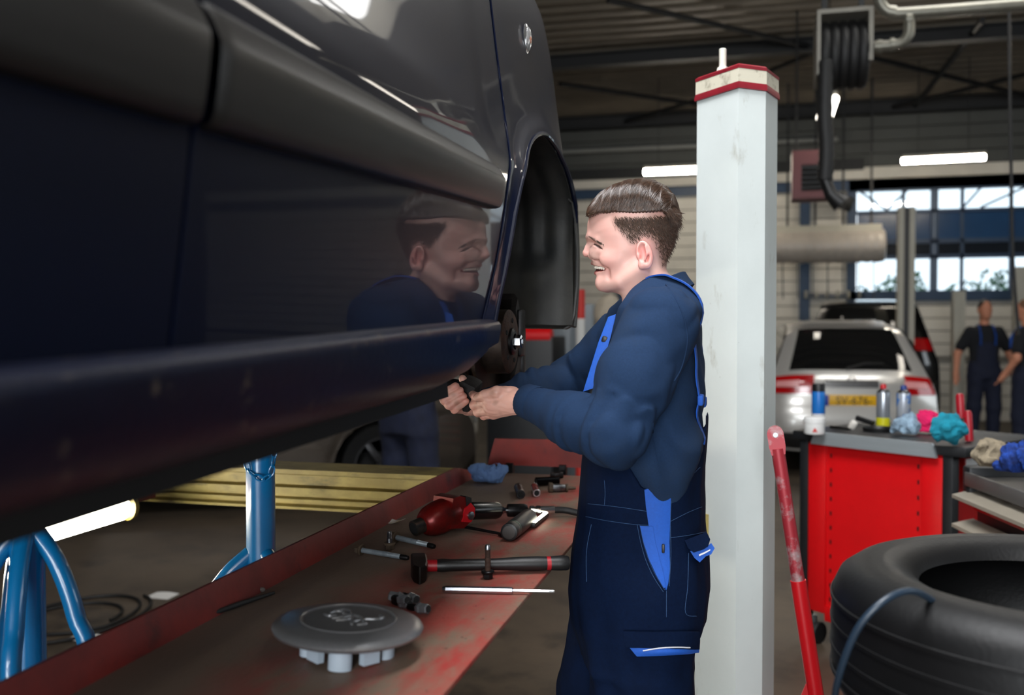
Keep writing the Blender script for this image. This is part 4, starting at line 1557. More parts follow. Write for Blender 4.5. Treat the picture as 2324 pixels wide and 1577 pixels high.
def stitch(pts, mat=STITCH, r=.00045, off=.001, name='stitch_line', k=5):
    MB().tube([hit('over', p.x, p.y, off=off) for p in catmull([(a, b, 0) for a, b in pts], k)], r, 5).build(name, mat, ov)


patch([(1462, 1103), (1466, 1150), (1473, 1200), (1490, 1260), (1506, 1316), (1510, 1338)], [(1522, 1102), (1520, 1160), (1518, 1230), (1519, 1290), (1515, 1325), (1511, 1338)], 8, 30, ROYAL, 'side_panel', ov, 'over', .003, .003)
patch([(1452, 1192), (1460, 1230), (1472, 1270), (1488, 1305), (1504, 1334)], [(1481, 1193), (1486, 1230), (1494, 1265), (1503, 1300), (1508, 1332)], 6, 18, ROYAL, 'pocket_lining', ov, 'over', .0045, .002)
# seams and stitching
for pts in ([(1452, 1190), (1460, 1230), (1472, 1270), (1488, 1305), (1508, 1338)], [(1446, 1190), (1454, 1231), (1466, 1272), (1483, 1309), (1505, 1343)], [(1330, 1172), (1380, 1182), (1440, 1190), (1476, 1192)],
            [(1335, 1143), (1400, 1150), (1468, 1160)], [(1523, 1102), (1560, 1085), (1588, 1060)], [(1521, 1183), (1560, 1163), (1592, 1150)], [(1521, 1220), (1560, 1215), (1600, 1207)],
            [(1372, 1090), (1374, 1120), (1372, 1146)], [(1343, 1190), (1332, 1250), (1332, 1320)], [(1512, 1340), (1512, 1400)], [(1524, 1110), (1521, 1180), (1522, 1260), (1518, 1330)],
            [(1562, 1255), (1560, 1330), (1555, 1390), (1580, 1398)], [(1440, 1060), (1452, 1090), (1461, 1103)]):
    stitch(pts)
# pocket flaps with royal blue lining and reflective piping
fl = patch([(1418, 1428), (1418, 1450), (1424, 1464)], [(1576, 1430), (1577, 1450), (1576, 1468)], 20, 6, OVER, 'cargo_flap', ov, 'over', .008, .004)
patch([(1430, 1466), (1445, 1484)], [(1577, 1466), (1576, 1476)], 18, 3, ROYAL, 'flap_lining', ov, 'over', .0075, .003, .004)
stitch([(1458, 1470), (1505, 1464), (1555, 1463)], M('reflective_piping', (200, 200, 205), .4), .0012, .013, 'piping')
stitch([(1420, 1436), (1480, 1441), (1570, 1433)], off=.0112)
def slab(pp, y0, y1, mat, name):
    MB().rings([[onY(u, v, y0) for u, v in pp], [onY(u, v, y1) for u, v in pp]]).build(name, mat, ov, smooth=30)


slab([(1554, 1226), (1580, 1216), (1604, 1207), (1612, 1224), (1607, 1240), (1596, 1247), (1574, 1254), (1562, 1244)], 1.905, 1.975, OVER, 'back_flap')
slab([(1566, 1250), (1580, 1252), (1598, 1246), (1614, 1232), (1622, 1244), (1614, 1258), (1602, 1262), (1588, 1276), (1576, 1266)], 1.912, 1.968, ROYAL, 'back_flap_lining')
slab([(1586, 1258), (1600, 1252), (1612, 1246), (1612, 1249), (1600, 1256), (1587, 1262)], 1.909, 1.93, M('reflective_piping', (200, 200, 205), .4), 'piping')
# zip pull on the side panel
zp = hit('over', 1503, 1245, off=.006)
MB().box(zp, (.006, .004, .018), .002).build('zip_pull', BLACK, ov)

# braces over both shoulders
for s in (1, -1):
    a = .085 * s
    pth = [(1340, 905), (1352, 860), (1372, 800), (1398, 745), (1430, 700), (1470, 662), (1508, 646), (1545, 668), (1568, 712), (1588, 770), (1600, 840), (1602, 905), (1598, 960), (1594, 1000)]
    av = [.045, .045, .045, .045, .05, .062, .085, .088, .088, .088, .085, .08, .075, .07]
    pts = catmull([px(u, v, q * s) for (u, v), q in zip(pth, av)], 5)
    # settle on the cloth
    out = []
    for p in pts:
        c = Vector(px(1485, 840, YM - p.y))
        d = (p - c)
        d.y = 0
        d.normalize()
        far = c + d * .40
        h1 = BV['shirt'].ray_cast(far, -d)
        h2 = BV['over'].ray_cast(far, -d)
        best = min((h[3] for h in (h1, h2) if h[0] is not None), default=.38)
        t = .40 - best + .002
        q = c + d * t
        out.append(q if t > .02 else p)
    up = [Vector((q.x - px(1485, 840)[0], 0, q.z - px(1485, 840)[2])).normalized() for q in out]
    rs = []
    for q, n in zip(out, up):
        rs.append([q + Vector((0, -.018, 0)) - n * .002, q + Vector((0, -.019, 0)) + n * .001, q + n * .0025, q + Vector((0, .019, 0)) + n * .001, q + Vector((0, .018, 0)) - n * .002])
    st_ = MB().rings(rs).build('brace', ROYAL, ov, smooth=50)
    MB().box(out[0] + Vector((-.004, 0, .005)), (.012, .044, .03), .003).build('buckle', BLACK, st_)
    MB().box(out[-10] + Vector((.003, 0, 0)), (.012, .046, .022), .004).build('slider', ROYAL, st_)

# loose front end of the near brace hanging off the bib
rs = []
for k in range(13):
    t = k / 12
    u, v = 1389 - 52 * t, 716 + 168 * t
    p = Vector(onY(u, v, 1.985 - .03 * t))
    w = .009 + .005 * min(1, t * 3)
    side = Vector((.93, -.10, .33))
    nn = Vector((.1, -1, 0))
    rs.append([p - side * w, p - side * w * .6 + nn * .0015, p + side * w * .6 + nn * .0015, p + side * w, p - nn * .0015])
fb = MB().rings(rs).build('front_brace', ROYAL, ov, smooth=50)
MB().box(Vector(onY(1372, 770, 1.975)), (.014, .006, .012), .003, rot=Euler((0, R(-70), 0))).build('brace_clip', BLACK, fb)

# ---------------------------------------------------------- boots
for A, nm in ((AN, 'boot'), (AF, 'boot')):
    def boot(X, Y, Z, A=A):
        d = s_chain(X, Y, Z, [A + np.array([0, 0, .1]), A, A + np.array([-.02, 0, -.04])], [.055, .055, .05], .03)
        d = smin(d, s_chain(X, Y, Z, [A + np.array([.03, 0, -.05]), A + np.array([-.10, 0, -.05]), A + np.array([-.18, 0, -.055])], [.038, .045, .036], .03), .04)
        return np.maximum(d, .002 - Z)
    V, Fs = sdf_mesh(boot, A - np.array([.28, .12, .1]), A + np.array([.12, .12, .17]), .009)
    arr_mesh(nm, V, Fs, BLACK, man)

# ---------------------------------------------------------- body: head, neck, hands (and the hidden trunk inside the clothes)
HP = [(1352, 462), (1340, 485), (1334, 508), (1333, 525), (1333, 538), (1338, 549), (1342, 562), (1344, 580), (1345, 590), (1345, 597), (1349, 604), (1353, 612), (1355, 619), (1359, 626),
      (1357, 636), (1358, 647), (1364, 655), (1378, 660), (1398, 662), (1420, 660), (1448, 648), (1480, 625), (1510, 600), (1530, 560), (1540, 520), (1538, 480), (1522, 446), (1490, 424), (1450, 415), (1405, 422), (1372, 440)]
HPW = [(px(u, v)[0], px(u, v)[2]) for u, v in HP]
zw = np.array([px(1440, v)[2] for v in (670, 640, 610, 575, 540, 490, 400)])
ww = np.array([.050, .056, .0615, .068, .0725, .0745, .0745])


def wp(u, v, a):
    return px(u, v, a)


def head(X, Y, Z):
    A = np.abs(Y - YM)
    D = -poly_sd(X, Z, HPW)
    W = np.interp(Z, zw, ww).astype(np.float32)
    # the face narrows towards the front
    W = W - .010 * np.clip((-.285 - X) / .07, 0, 1)
    Rr = .078
    d = np.sqrt((Rr - np.minimum(D, Rr)) ** 2 + (A * Rr / W) ** 2) - Rr
    # temples, cheek, jaw
    def E(u, v, a, r, rot=None):
        c = wp(u, v, a)
        return s_ell(X, A, Z, (c[0], a, c[2]), r, rot)

    def Cc(pts, rr, k=.004):
        P = [(wp(u, v, a)[0], a, wp(u, v, a)[2]) for u, v, a in pts]
        return s_chain(X, A, Z, P, rr, k)
    d = smin(d, E(1388, 590, .046, (.024, .016, .017)), .018)
    d = smin(d, Cc([(1368, 644, .022), (1408, 640, .046), (1450, 612, .060)], [.012, .012, .010]), .030)
    d = smin(d, Cc([(1337, 540, .008), (1343, 538, .026), (1358, 545, .043)], [.006, .0075, .006]), .012)
    d = smax(d, -E(1345, 556, .031, (.013, .015, .0085)), .012)
    d = smin(d, E(1356, 559, .031, (.0105, .0115, .0085)), .005)
    d = smax(d, -Cc([(1347, 553, .036), (1360, 560, .0445), (1369, 566, .050)], [.0012, .0016, .001]), .003)
    d = smin(d, Cc([(1352, 569, .032), (1366, 572, .045)], [.004, .004]), .006)
    d = smin(d, E(1357, 577, .025, (.013, .011, .015)), .012)
    d = smin(d, E(1350, 573, .019, (.012, .010, .014)), .010)
    # nose
    d = smin(d, Cc([(1342, 548, 0), (1336, 562, 0), (1331.5, 574, 0)], [.0065, .0078, .0092]), .009)
    d = smin(d, E(1345, 581, .0115, (.0105, .0065, .0075)), .007)
    d = smax(d, -E(1340, 588, .008, (.0055, .0032, .0035)), .003)
    # smile fold and mouth
    d = smax(d, -Cc([(1350, 586, .022), (1366, 596, .038), (1378, 612, .046), (1382, 630, .047)], [.0012, .0020, .0022, .0010]), .012)
    d = smin(d, Cc([(1346, 597, 0), (1353, 600, .016), (1368, 607, .030), (1374, 611, .035)], [.0052, .0048, .0034, .002]), .005)
    d = smin(d, Cc([(1354, 619, 0), (1358, 620, .015), (1369, 616, .029), (1374, 612, .035)], [.0058, .0054, .0038, .002]), .005)
    d = smax(d, -Cc([(1344, 609, 0), (1354, 609.5, .016), (1366, 610, .030), (1373, 611, .037)], [.0066, .0062, .0050, .0026]), .003)
    # neck
    d = smin(d, Cc([(1452, 628, 0), (1478, 668, 0), (1496, 715, 0)], [.052, .057, .066]), .022)
    d = smin(d, Cc([(1455, 610, .052), (1425, 690, .022)], [.011, .010]), .022)
    # ear
    c = wp(1463, 578, .079)
    er = Euler((0, R(-14), 0))
    e1 = s_ell(X, A, Z, (c[0], .079, c[2]), (.0165, .0085, .030), er)
    e2 = s_ell(X, A, Z, (c[0] - .0020, .0875, c[2] + .0035), (.0118, .0125, .0235), er)
    e3 = s_chain(X, A, Z, [(c[0] + .002, .083, c[2] + .017), (c[0] + .006, .084, c[2] + .002), (c[0] + .001, .083, c[2] - .011)], [.0022, .0028, .0025], .003)
    ear = smin(smax(e1, -e2, .004), e3, .003)
    ear = smin(ear, s_ell(X, A, Z, (c[0] - .006, .080, c[2] - .022), (.0075, .006, .0085)), .006)
    ear = smin(ear, s_ell(X, A, Z, (c[0] - .0125, .080, c[2] - .003), (.004, .004, .006)), .004)
    d = smin(d, ear, .006)
    return d


HV, HF_ = sdf_mesh(head, (-.40, 1.945, 1.42), (-.08, 2.155, 1.815), .0021)


def skin_colour(V):
    base = np.array(lin((216, 174, 162)))
    red = np.array(lin((212, 128, 122)))
    lip = np.array(lin((190, 104, 100)))
    hairc = np.array(lin((112, 86, 70)))
    mouth = np.array(lin((70, 22, 22)))
    col = np.tile(base, (len(V), 1))
    A = np.abs(V[:, 1] - YM)

    def blend(c, w):
        col[:] = col * (1 - w[:, None]) + c * w[:, None]

    def near(u, v, a, r):
        p = wp(u, v, a)
        return np.exp(-(((V[:, 0] - p[0]) ** 2 + (A - a) ** 2 + (V[:, 2] - p[2]) ** 2) / r ** 2))
    n = vnoise(V[:, 0] * 60, V[:, 1] * 60, V[:, 2] * 60, 4)
    blend(red, np.clip(.10 + .10 * n, 0, .3))
    blend(red, .5 * near(1331, 576, 0, .016))
    blend(red, .45 * near(1385, 595, .048, .028))
    blend(red, .85 * near(1463, 575, .082, .026))
    blend(red, .4 * near(1360, 648, .01, .02))
    c = s_chain(V[:, 0], A, V[:, 2], [(wp(u, v, a)[0], a, wp(u, v, a)[2]) for u, v, a in ((1346, 598, 0), (1353, 601, .016), (1368, 607, .030), (1374, 611, .035))], [.0048, .0045, .003, .002], .002)
    c2 = s_chain(V[:, 0], A, V[:, 2], [(wp(u, v, a)[0], a, wp(u, v, a)[2]) for u, v, a in ((1354, 619, 0), (1358, 620, .015), (1369, 616, .029), (1374, 612, .035))], [.0055, .005, .0035, .002], .002)
    blend(lip, np.clip(1 - np.minimum(c, c2) / .002, 0, 1) * .9)
    m_ = s_chain(V[:, 0], A, V[:, 2], [(wp(u, v, a)[0], a, wp(u, v, a)[2]) for u, v, a in ((1352, 609, 0), (1360, 609.5, .014), (1370, 610, .026))], [.006, .0055, .0035], .002)
    blend(mouth, np.clip(1 - m_ / .0015, 0, 1))
    # eyelid line
    e_ = s_chain(V[:, 0], A, V[:, 2], [(wp(u, v, a)[0], a, wp(u, v, a)[2]) for u, v, a in ((1347, 553, .036), (1360, 560, .0445), (1369, 566, .050))], [.0015, .0018, .001], .002)
    blend(np.array(lin((60, 36, 30))), np.clip(1 - e_ / .0014, 0, 1))
    # cropped hair shading the scalp
    P = [(px(u, v, .06)[0], px(u, v, .06)[2]) for u, v in SIDEH]
    sd = poly_sd(V[:, 0], V[:, 2], P)
    w = np.clip(.5 - sd / .016, 0, 1) * .8 * (A > .0)
    ear = near(1463, 578, .084, .028)
    blend(hairc, w * np.clip(1 - 1.6 * ear, 0, 1))
    return col


SIDEH = [(1394, 491), (1440, 492), (1505, 486), (1518, 468), (1548, 462), (1555, 540), (1535, 585), (1524, 602), (1500, 601), (1490, 572), (1484, 548), (1474, 536), (1458, 534), (1444, 550), (1432, 552), (1418, 534), (1402, 516), (1392, 500)]
HC = skin_colour(HV)
bvh('head', HV, HF_)

# hands
HN1 = dict(w=(1196, 909, 1.945), mcp=[(1120, 897, 1.955), (1112, 914, 1.942), (1113, 929, 1.946), (1121, 940, 1.962)], pip=[(1080, 901, 1.975), (1077, 919, 1.972), (1085, 935, 1.974), (1098, 943, 1.985)],
           tip=[(1070, 892, 2.012), (1079, 905, 2.02), (1090, 922, 2.022), (1104, 934, 2.025)], th=[(1162, 894, 1.962), (1127, 889, 1.934), (1100, 896, 1.936), (1083, 902, 1.945)])
HN2 = dict(w=(1106, 918, 2.13), mcp=[(1047, 900, 2.055), (1050, 912, 2.06), (1054, 922, 2.065), (1061, 930, 2.072)], pip=[(1001, 897, 1.99), (1010, 908, 1.985), (1020, 919, 1.985), (1032, 929, 1.995)],
           tip=[(1034, 876, 1.985), (1045, 887, 1.985), (1052, 899, 1.985), (1058, 911, 1.99)], th=[(1085, 915, 2.09), (1068, 890, 2.06), (1058, 872, 2.03), (1050, 860, 2.01)])


def hand_sdf(H):
    P = lambda t: np.array(onY(*t))
    w = P(H['w'])
    mcp, pip, tip, th = ([P(t) for t in H[k]] for k in ('mcp', 'pip', 'tip', 'th'))

    def f(X, Y, Z):
        d = s_cap(X, Y, Z, w + (w - mcp[1]) * .3, w, .024, .0265)
        for i, m in enumerate(mcp):
            d = smin(d, s_cap(X, Y, Z, w + (m - w) * .15, m, .0175, [.0135, .0135, .0125, .0115][i]), .016)
        c = sum(mcp) / 4
        d = smin(d, s_cap(X, Y, Z, w * .6 + c * .4, w * .15 + c * .85, .019, .016), .012)
        for i in range(4):
            r = [.0098, .0102, .0098, .0086][i]
            k = s_cap(X, Y, Z, mcp[i], pip[i], r * 1.15, r)
            k = smin(k, s_cap(X, Y, Z, pip[i], tip[i], r * .98, r * .82), .003)
            k = smin(k, s_ell(X, Y, Z, pip[i], (r * 1.12,) * 3), .003)
            d = smin(d, k, .0032)
        t = s_cap(X, Y, Z, th[0], th[1], .017, .0125)
        t = smin(t, s_cap(X, Y, Z, th[1], th[2], .012, .0108), .004)
        t = smin(t, s_cap(X, Y, Z, th[2], th[3], .0108, .0088), .003)
        d = smin(d, t, .007)
        return d + .0006 * vnoise(X * 160, Y * 160, Z * 160, 77)
    allp = np.array([w + (w - mcp[1]) * .5, w] + mcp + pip + tip + th)
    return f, allp.min(0) - .035, allp.max(0) + .035


parts_v, parts_f, parts_c = [HV], [HF_], [HC]
for H in (HN1, HN2):
    f, lo, hi = hand_sdf(H)
    V, Fs = sdf_mesh(f, lo, hi, .0019)
    b = np.tile(np.array(lin((210, 160, 144))), (len(V), 1))
    P = lambda t: np.array(onY(*t))
    for k in ('mcp', 'pip', 'tip'):
        for t in H[k]:
            w_ = np.exp(-((V - P(t)) ** 2).sum(1) / .012 ** 2)[:, None] * .45
            b = b * (1 - w_) + np.array(lin((198, 112, 98))) * w_
    g = vnoise(V[:, 0] * 90, V[:, 1] * 90, V[:, 2] * 90, 41)
    w_ = np.clip((g - .25) * .5, 0, .4)[:, None]
    b = b * (1 - w_) + np.array(lin((120, 84, 62))) * w_
    parts_v.append(V)
    parts_f.append(Fs)
    parts_c.append(b)


def trunk(X, Y, Z):
    d = torso(X, Y, Z, -.018)
    for S, E_, W_ in ((SH1, EL1, WR1), (SH2, EL2, WR2)):
        d = smin(d, s_chain(X, Y, Z, [S, E_, W_], [.048, .034, .020], .02), .02)
    d = smin(d, s_chain(X, Y, Z, [HN, KN, AN], [.085, .06, .045], .03), .03)
    return smin(d, s_chain(X, Y, Z, [HF, KF, AF], [.082, .058, .045], .03), .03)


V, Fs = sdf_mesh(trunk, (-.60, 1.75, .05), (-.02, 2.45, 1.56), .014)
parts_v.append(V)
parts_f.append(Fs)
parts_c.append(np.tile(np.array(lin((220, 168, 148))), (len(V), 1)))
offn = 0
FF = []
for v_, f_ in zip(parts_v, parts_f):
    FF.append(f_ + offn)
    offn += len(v_)
body = arr_mesh('body', np.concatenate(parts_v), np.concatenate(FF), SKIN, man, colors=np.concatenate(parts_c))

# teeth
TEETH = M('teeth', (236, 230, 216), .25)
g = MB()
arc = catmull([wp(1371, 608, .031), wp(1356, 606, .016), wp(1350, 605.5, 0), np.array(onY(1356, 606, YM + .016)), np.array(onY(1371, 608, YM + .031))], 4)
arc = resample(arc, 12)
for i in range(11):
    q = (arc[i] + arc[i + 1]) / 2
    g.ell(q + Vector((.0015, 0, 0)), ((arc[i + 1] - arc[i]).length * .55, (arc[i + 1] - arc[i]).length * .55, .0048), u=10, v=8)
g.build('teeth', TEETH, body)

# ---------------------------------------------------------- hair: combed top volume, strands, cropped sides
TOPH = [(1334, 462), (1331, 474), (1332, 500), (1348, 520), (1362, 530), (1378, 530), (1392, 530), (1440, 530), (1480, 540), (1505, 570), (1528, 570), (1539, 540), (1543, 505), (1543, 484), (1539, 462), (1530, 440), (1512, 421), (1485, 407), (1457, 402), (1422, 405), (1388, 417), (1358, 436), (1341, 452)]
THW = [(px(u, v, .03)[0], px(u, v, .03)[2]) for u, v in TOPH]


PART = [(1326, 489), (1345, 487), (1362, 482), (1378, 484), (1392, 482), (1440, 485), (1480, 482), (1500, 479), (1516, 490), (1530, 520), (1544, 556), (1560, 570)]
PARTX = np.array([px(u, v, .07)[0] for u, v in PART])
PARTZ = np.array([px(u, v, .07)[2] for u, v in PART])


def hair(X, Y, Z):
    A = np.abs(Y - YM)
    D = -poly_sd(X, Z, THW)
    Rr = .052
    W = .0775 - .010 * np.clip((-.285 - X) / .07, 0, 1) - .030 * np.clip((-.335 - X) / .035, 0, 1) ** 2 - .030 * np.clip((X + .185) / .03, 0, 1) ** 2
    d = np.sqrt((Rr - np.minimum(D, Rr)) ** 2 * np.clip(np.maximum((Z - px(1440, 485)[2]) / .02, (X + .215) / .03) * .75 + .25, .25, 1.0) + (A * Rr / W) ** 2) - Rr
    d = np.maximum(d, -D)
    d = d + .0012 + .0010 * vnoise(X * 60, Y * 40, Z * 40, 15)
    zp = np.interp(X, PARTX, PARTZ)
    return smax(d, zp - Z + .0012 * np.sin(X * 900), .004)


V, Fs = sdf_mesh(hair, (-.39, 1.955, 1.70), (-.12, 2.145, 1.83), .0021)
hr = arr_mesh('hair', V, Fs, HAIR, man)
bvh('hair', V, Fs)
rng = np.random.RandomState(5)
SV, SF = [], []


def add_strand(pts, r0, r1):
    P = np.array(pts)
    n = len(P)
    T = np.gradient(P, axis=0)
    T /= np.linalg.norm(T, axis=1)[:, None] + 1e-9
    ref = np.array([0.3, -.8, .5])
    S_ = np.cross(T, ref)
    S_ /= np.linalg.norm(S_, axis=1)[:, None] + 1e-9
    N_ = np.cross(S_, T)
    b0 = sum(len(v) for v in SV)
    rr = np.linspace(r0, r1, n)[:, None]
    ring = np.stack([P + S_ * rr, P - S_ * rr * .5 + N_ * rr * .87, P - S_ * rr * .5 - N_ * rr * .87], 1).reshape(-1, 3)
    SV.append(ring)
    for i in range(n - 1):
        for k in range(3):
            a, b_ = b0 + i * 3 + k, b0 + i * 3 + (k + 1) % 3
            SF.append((a, b_, b_ + 3, a + 3))


def f_at(f, P):
    P = np.asarray(P, np.float32)
    return f(P[:, 0], P[:, 1], P[:, 2])


# top strands: rise from the parting and comb over and back
nS, nP = 3200, 12
x0 = px(1332, 480)[0] + rng.uniform(0, 1, nS) ** .9 * (px(1530, 480)[0] - px(1332, 480)[0])
th0 = np.where(rng.uniform(0, 1, nS) < .55, rng.uniform(-2, 6, nS), rng.uniform(0, 60, nS))
dth = rng.uniform(45, 105, nS)
zc = px(1440, 488)[2]
paths = np.zeros((nS, nP, 3))
lift_ = .0025 * rng.uniform(0, 1, nS) ** 2
for j in range(nP):
    t = j / (nP - 1)
    th = np.radians(np.clip(th0 + dth * t, -6, 165))
    front = np.clip((px(1400, 480)[0] - x0) / .07, 0, 1)
    x = x0 + .050 * t * (.45 + .65 * front) + .004 * np.sin(t * 5 + x0 * 300)
    dy, dz = -np.cos(th), np.sin(th)
    r = np.zeros(nS)
    for i_ in range(nS):
        dv_ = Vector((0, dy[i_], dz[i_]))
        hq = BV['hair'].ray_cast(Vector((x[i_], YM, zc)) + dv_ * .2, -dv_)
        r[i_] = (.2 - hq[3]) if hq[0] is not None else .0
    rr = r + lift_ * math.sin(min(1, t * 1.2) * math.pi) + .0003
    paths[:, j] = np.stack([x, YM + dy * rr, zc + dz * rr], 1)
for i in range(nS):
    if np.abs(np.diff(paths[i], axis=0)).max() < .03 and np.abs(paths[i][:, 1] - YM).max() > .01:
        add_strand(paths[i], .0005, .00022)
# cropped sides and back
PS = [(px(u, v, .065)[0], px(u, v, .065)[2]) for u, v in SIDEH]
nn = 17000
X = rng.uniform(px(1388, 500)[0], px(1560, 500)[0], nn)
Z = rng.uniform(px(1450, 605)[2], px(1450, 462)[2], nn)
sd = poly_sd(X, Z, PS)
keep = sd < np.where(Z > px(1450, 515)[2], rng.uniform(-.010, .002, nn), rng.uniform(-.034, .003, nn))
X, Z = X[keep], Z[keep]
for sgn in (-1, 1):
    HQ = []
    for x, z in zip(X, Z):
        o_, d_ = Vector((x, YM + sgn * .13, z)), Vector((0, -sgn, 0))
        hs = [h for h in (BV['head'].ray_cast(o_, d_), BV['hair'].ray_cast(o_, d_)) if h[0] is not None]
        HQ.append(min(hs, key=lambda h: h[3])[0] if hs else None)
    okk = [h is not None and abs(h.y - YM) > .004 for h in HQ]
    Y = np.array([h.y if h is not None else 0 for h in HQ])
    for ii_, (x, y, z, o_) in enumerate(zip(X, Y, Z, okk)):
        if sgn > 0 and ii_ % 5:
            continue
        c_ear = wp(1463, 578, .08)
        if not o_ or (abs(x - c_ear[0]) < .017 and abs(z - c_ear[2]) < .031):
            continue
        L = .006 + .006 * np.clip((z - px(1450, 560)[2]) / .06, 0, 1)
        dx = .35 + rng.normal() * .25
        dzz = -.8 + rng.normal() * .2
        n_ = np.array([0.2, sgn * .55, 0.0])
        P0_ = np.array([x, y, z])
        add_strand([P0_ - n_ * .001, P0_ + n_ * .002 + np.array([dx, 0, dzz]) * L * .5, P0_ + n_ * .0028 + np.array([dx, 0, dzz]) * L], .00042, .00018)
# eyebrow
for sgn in (-1, 1):
    for _ in range(170):
        t = rng.uniform()
        u, v, a = 1337 + 34 * t, 536 + 21 * t + rng.normal() * 1.3, .016 + .036 * t
        P0_ = wp(u, v, a)
        P0_[1] = YM + sgn * a
        hq = BV['head'].ray_cast(Vector((P0_[0], YM + sgn * .12, P0_[2])), Vector((0, -sgn, 0)))
        if hq[0] is None or abs(hq[0].y - YM) < .008:
            continue
        q = np.array(hq[0])
        n_ = np.array([-.4, sgn * .7, 0])
        add_strand([q, q + n_ * .0014 + np.array([.004, 0, -.0025]), q + n_ * .001 + np.array([.008, 0, -.0055])], .0004, .0002)
arr_mesh('hair_strands', np.concatenate(SV), SF, HAIR, hr)

# dark brake part held between the hands
q = Vector(onY(1062, 893, 2.03))
MB().box(q, (.045, .05, .075), .012, rot=Euler((R(20), R(25), 0))).build('calliper_body', M('calliper_iron', (36, 33, 32)), car)
MB().tube([q + Vector((0, 0, .02)), Vector(onY(1050, 850, 2.1)), Vector(onY(1060, 800, 2.2))], [.012, .008, .008], 10).build('brake_line', BLACK, car)
# ================================================================ red tool trolley
REDP = M('bright_red_lacquer', (206, 8, 16), .38, var=.06, scale=6)
TBLK = M('trolley_black', (20, 22, 25), .5, var=.15, scale=20)
ALU = M('brushed_aluminium', (176, 184, 188), .42, .6, var=.06, scale=4, stretch=(1, 1, 20))
GALV = M('galvanised', (150, 158, 160), .4, .8, var=.2, scale=30)
TO = Vector((.196, 4.632, 0))
TA = math.atan2(-.615, .789)
trol = thing('tool_trolley', 'tall bright red tool trolley with black corners and aluminium front edge', 'tool trolley', TO, rz=TA)
W_, D_, H_ = .735, .64, .985


def loc(mb, name, mat, parent, **k):
    return mb.build(name, mat, parent, world=False, **k)


loc(MB().bb((.04, .012, .16), (.69, D_, .97)), 'body', REDP, trol, smooth=0)
loc(MB().bb((.045, 0, .165), (.135, .014, .945), .003), 'front_border', REDP, trol)
loc(MB().bb((.60, -.004, .165), (.69, .014, .945), .003), 'front_border', REDP, trol)
loc(MB().bb((.135, .0, .13), (.60, .014, .20), .003), 'bottom_bar', REDP, trol)
for x in (0.0, .69):
    loc(MB().bb((x, -.006, .13), (x + .045, .05, .975), .006), 'corner_post', TBLK, trol)
    loc(MB().bb((x, D_ - .05, .13), (x + .045, D_, .975), .006), 'corner_post', TBLK, trol)
loc(MB().bb((-.03, -.02, .955), (W_ + .06, D_ + .02, .997), .006), 'worktop', TBLK, trol)
loc(MB().rings([[(.10, y, z), (.66, y, z), (.68, y, z2), (.08, y, z2)] for y, z, z2 in ((-.036, 1.003, .945), (-.021, 1.003, .945))]), 'front_edge', ALU, trol, smooth=0)
for x in (.155, .575):
    for k in range(11):
        loc(MB().bb((x, .0085, .225 + k * .066), (x + .007, .013, .243 + k * .066)), 'panel_slot', BLACK, trol, smooth=0)
loc(MB().bb((.7355, .10, .83), (.738, .26, .935)), 'sticker', M('sticker_white', (200, 200, 200), .5), trol, smooth=0)
for x, y in ((.05, .03), (.68, .03), (.05, .60), (.68, .60)):
    c = loc(MB().box((x, y, .105), (.03, .05, .06), .006), 'castor', GALV, trol)
    MB().lathe([(.012, -.014), (.048, -.014), (.05, -.01), (.05, .01), (.048, .014), (.012, .014)], 20, Matrix.Translation((x + .02, y + .02, .051)) @ Matrix.Rotation(R(90), 4, 'Y')).build('castor_wheel', RUBBER, c, world=False)

TM = Matrix.Translation(TO) @ Matrix.Rotation(TA, 4, 'Z')
TTOP = .9975


def top_at(u, v):
    return onZ(u, v, TTOP)


def can(u, v, r, h, label, bodym, capm, capshape, band=None):
    p = top_at(u, v)
    o = thing('spray_can', label, 'spray can', p, 'spray cans on the red trolley')
    m = Matrix.Translation(p)
    MB().lathe([(r * .93, 0), (r, .004), (r, h * .78), (r * .97, h * .80)], 24, m).build('canister', bodym, o)
    if band:
        MB().lathe([(r * 1.01, h * band[0]), (r * 1.01, h * band[1])], 24, m, cap=False).build('label_band', band[2], o)
    if capshape == 'tall':
        MB().lathe([(r * .98, h * .79), (r * .96, h * .97), (r * .88, h), (.002, h)], 24, m).build('cap', capm, o)
    else:
        MB().lathe([(r * .97, h * .79), (r * .75, h * .86), (r * .45, h * .89)], 24, m).build('shoulder', STEEL, o)
        MB().lathe([(r * .45, h * .88), (r * .45, h * .97), (r * .3, h)], 16, m).build('nozzle', capm, o)
    return o


can(1857, 957, .033, .195, 'blue spray can with black cap standing on the white jar side', M('can_blue', (30, 110, 190), .35), BLACK, 'tall', (0, .22, M('can_white', (210, 212, 214), .4)))
can(2004, 966, .032, .205, 'silver spray can with a red nozzle', M('can_silver', (176, 182, 190), .28, .7), M('nozzle_red', (180, 20, 30), .4), 'n', (.0, .2, M('can_yellow', (196, 190, 20), .4)))
can(2050, 963, .033, .195, 'blue and silver spray can with dark blue cap', M('can_bluesilver', (40, 120, 200), .3, .3, rgb2=(170, 176, 186), scale=18, thr=(.48, .52)), M('cap_blue', (20, 50, 120), .4), 'n')
p = top_at(1848, 984)
j = thing('jar', 'squat white plastic jar at the trolley corner', 'jar', p)
MB().lathe([(.043, 0), (.046, .006), (.046, .055)], 24, Matrix.Translation(p)).build('pot', M('jar_white', (222, 222, 220), .4), j)
MB().lathe([(.048, .052), (.048, .072), (.044, .076), (.002, .076)], 24, Matrix.Translation(p)).build('lid', M('jar_white', (222, 222, 220), .4), j)
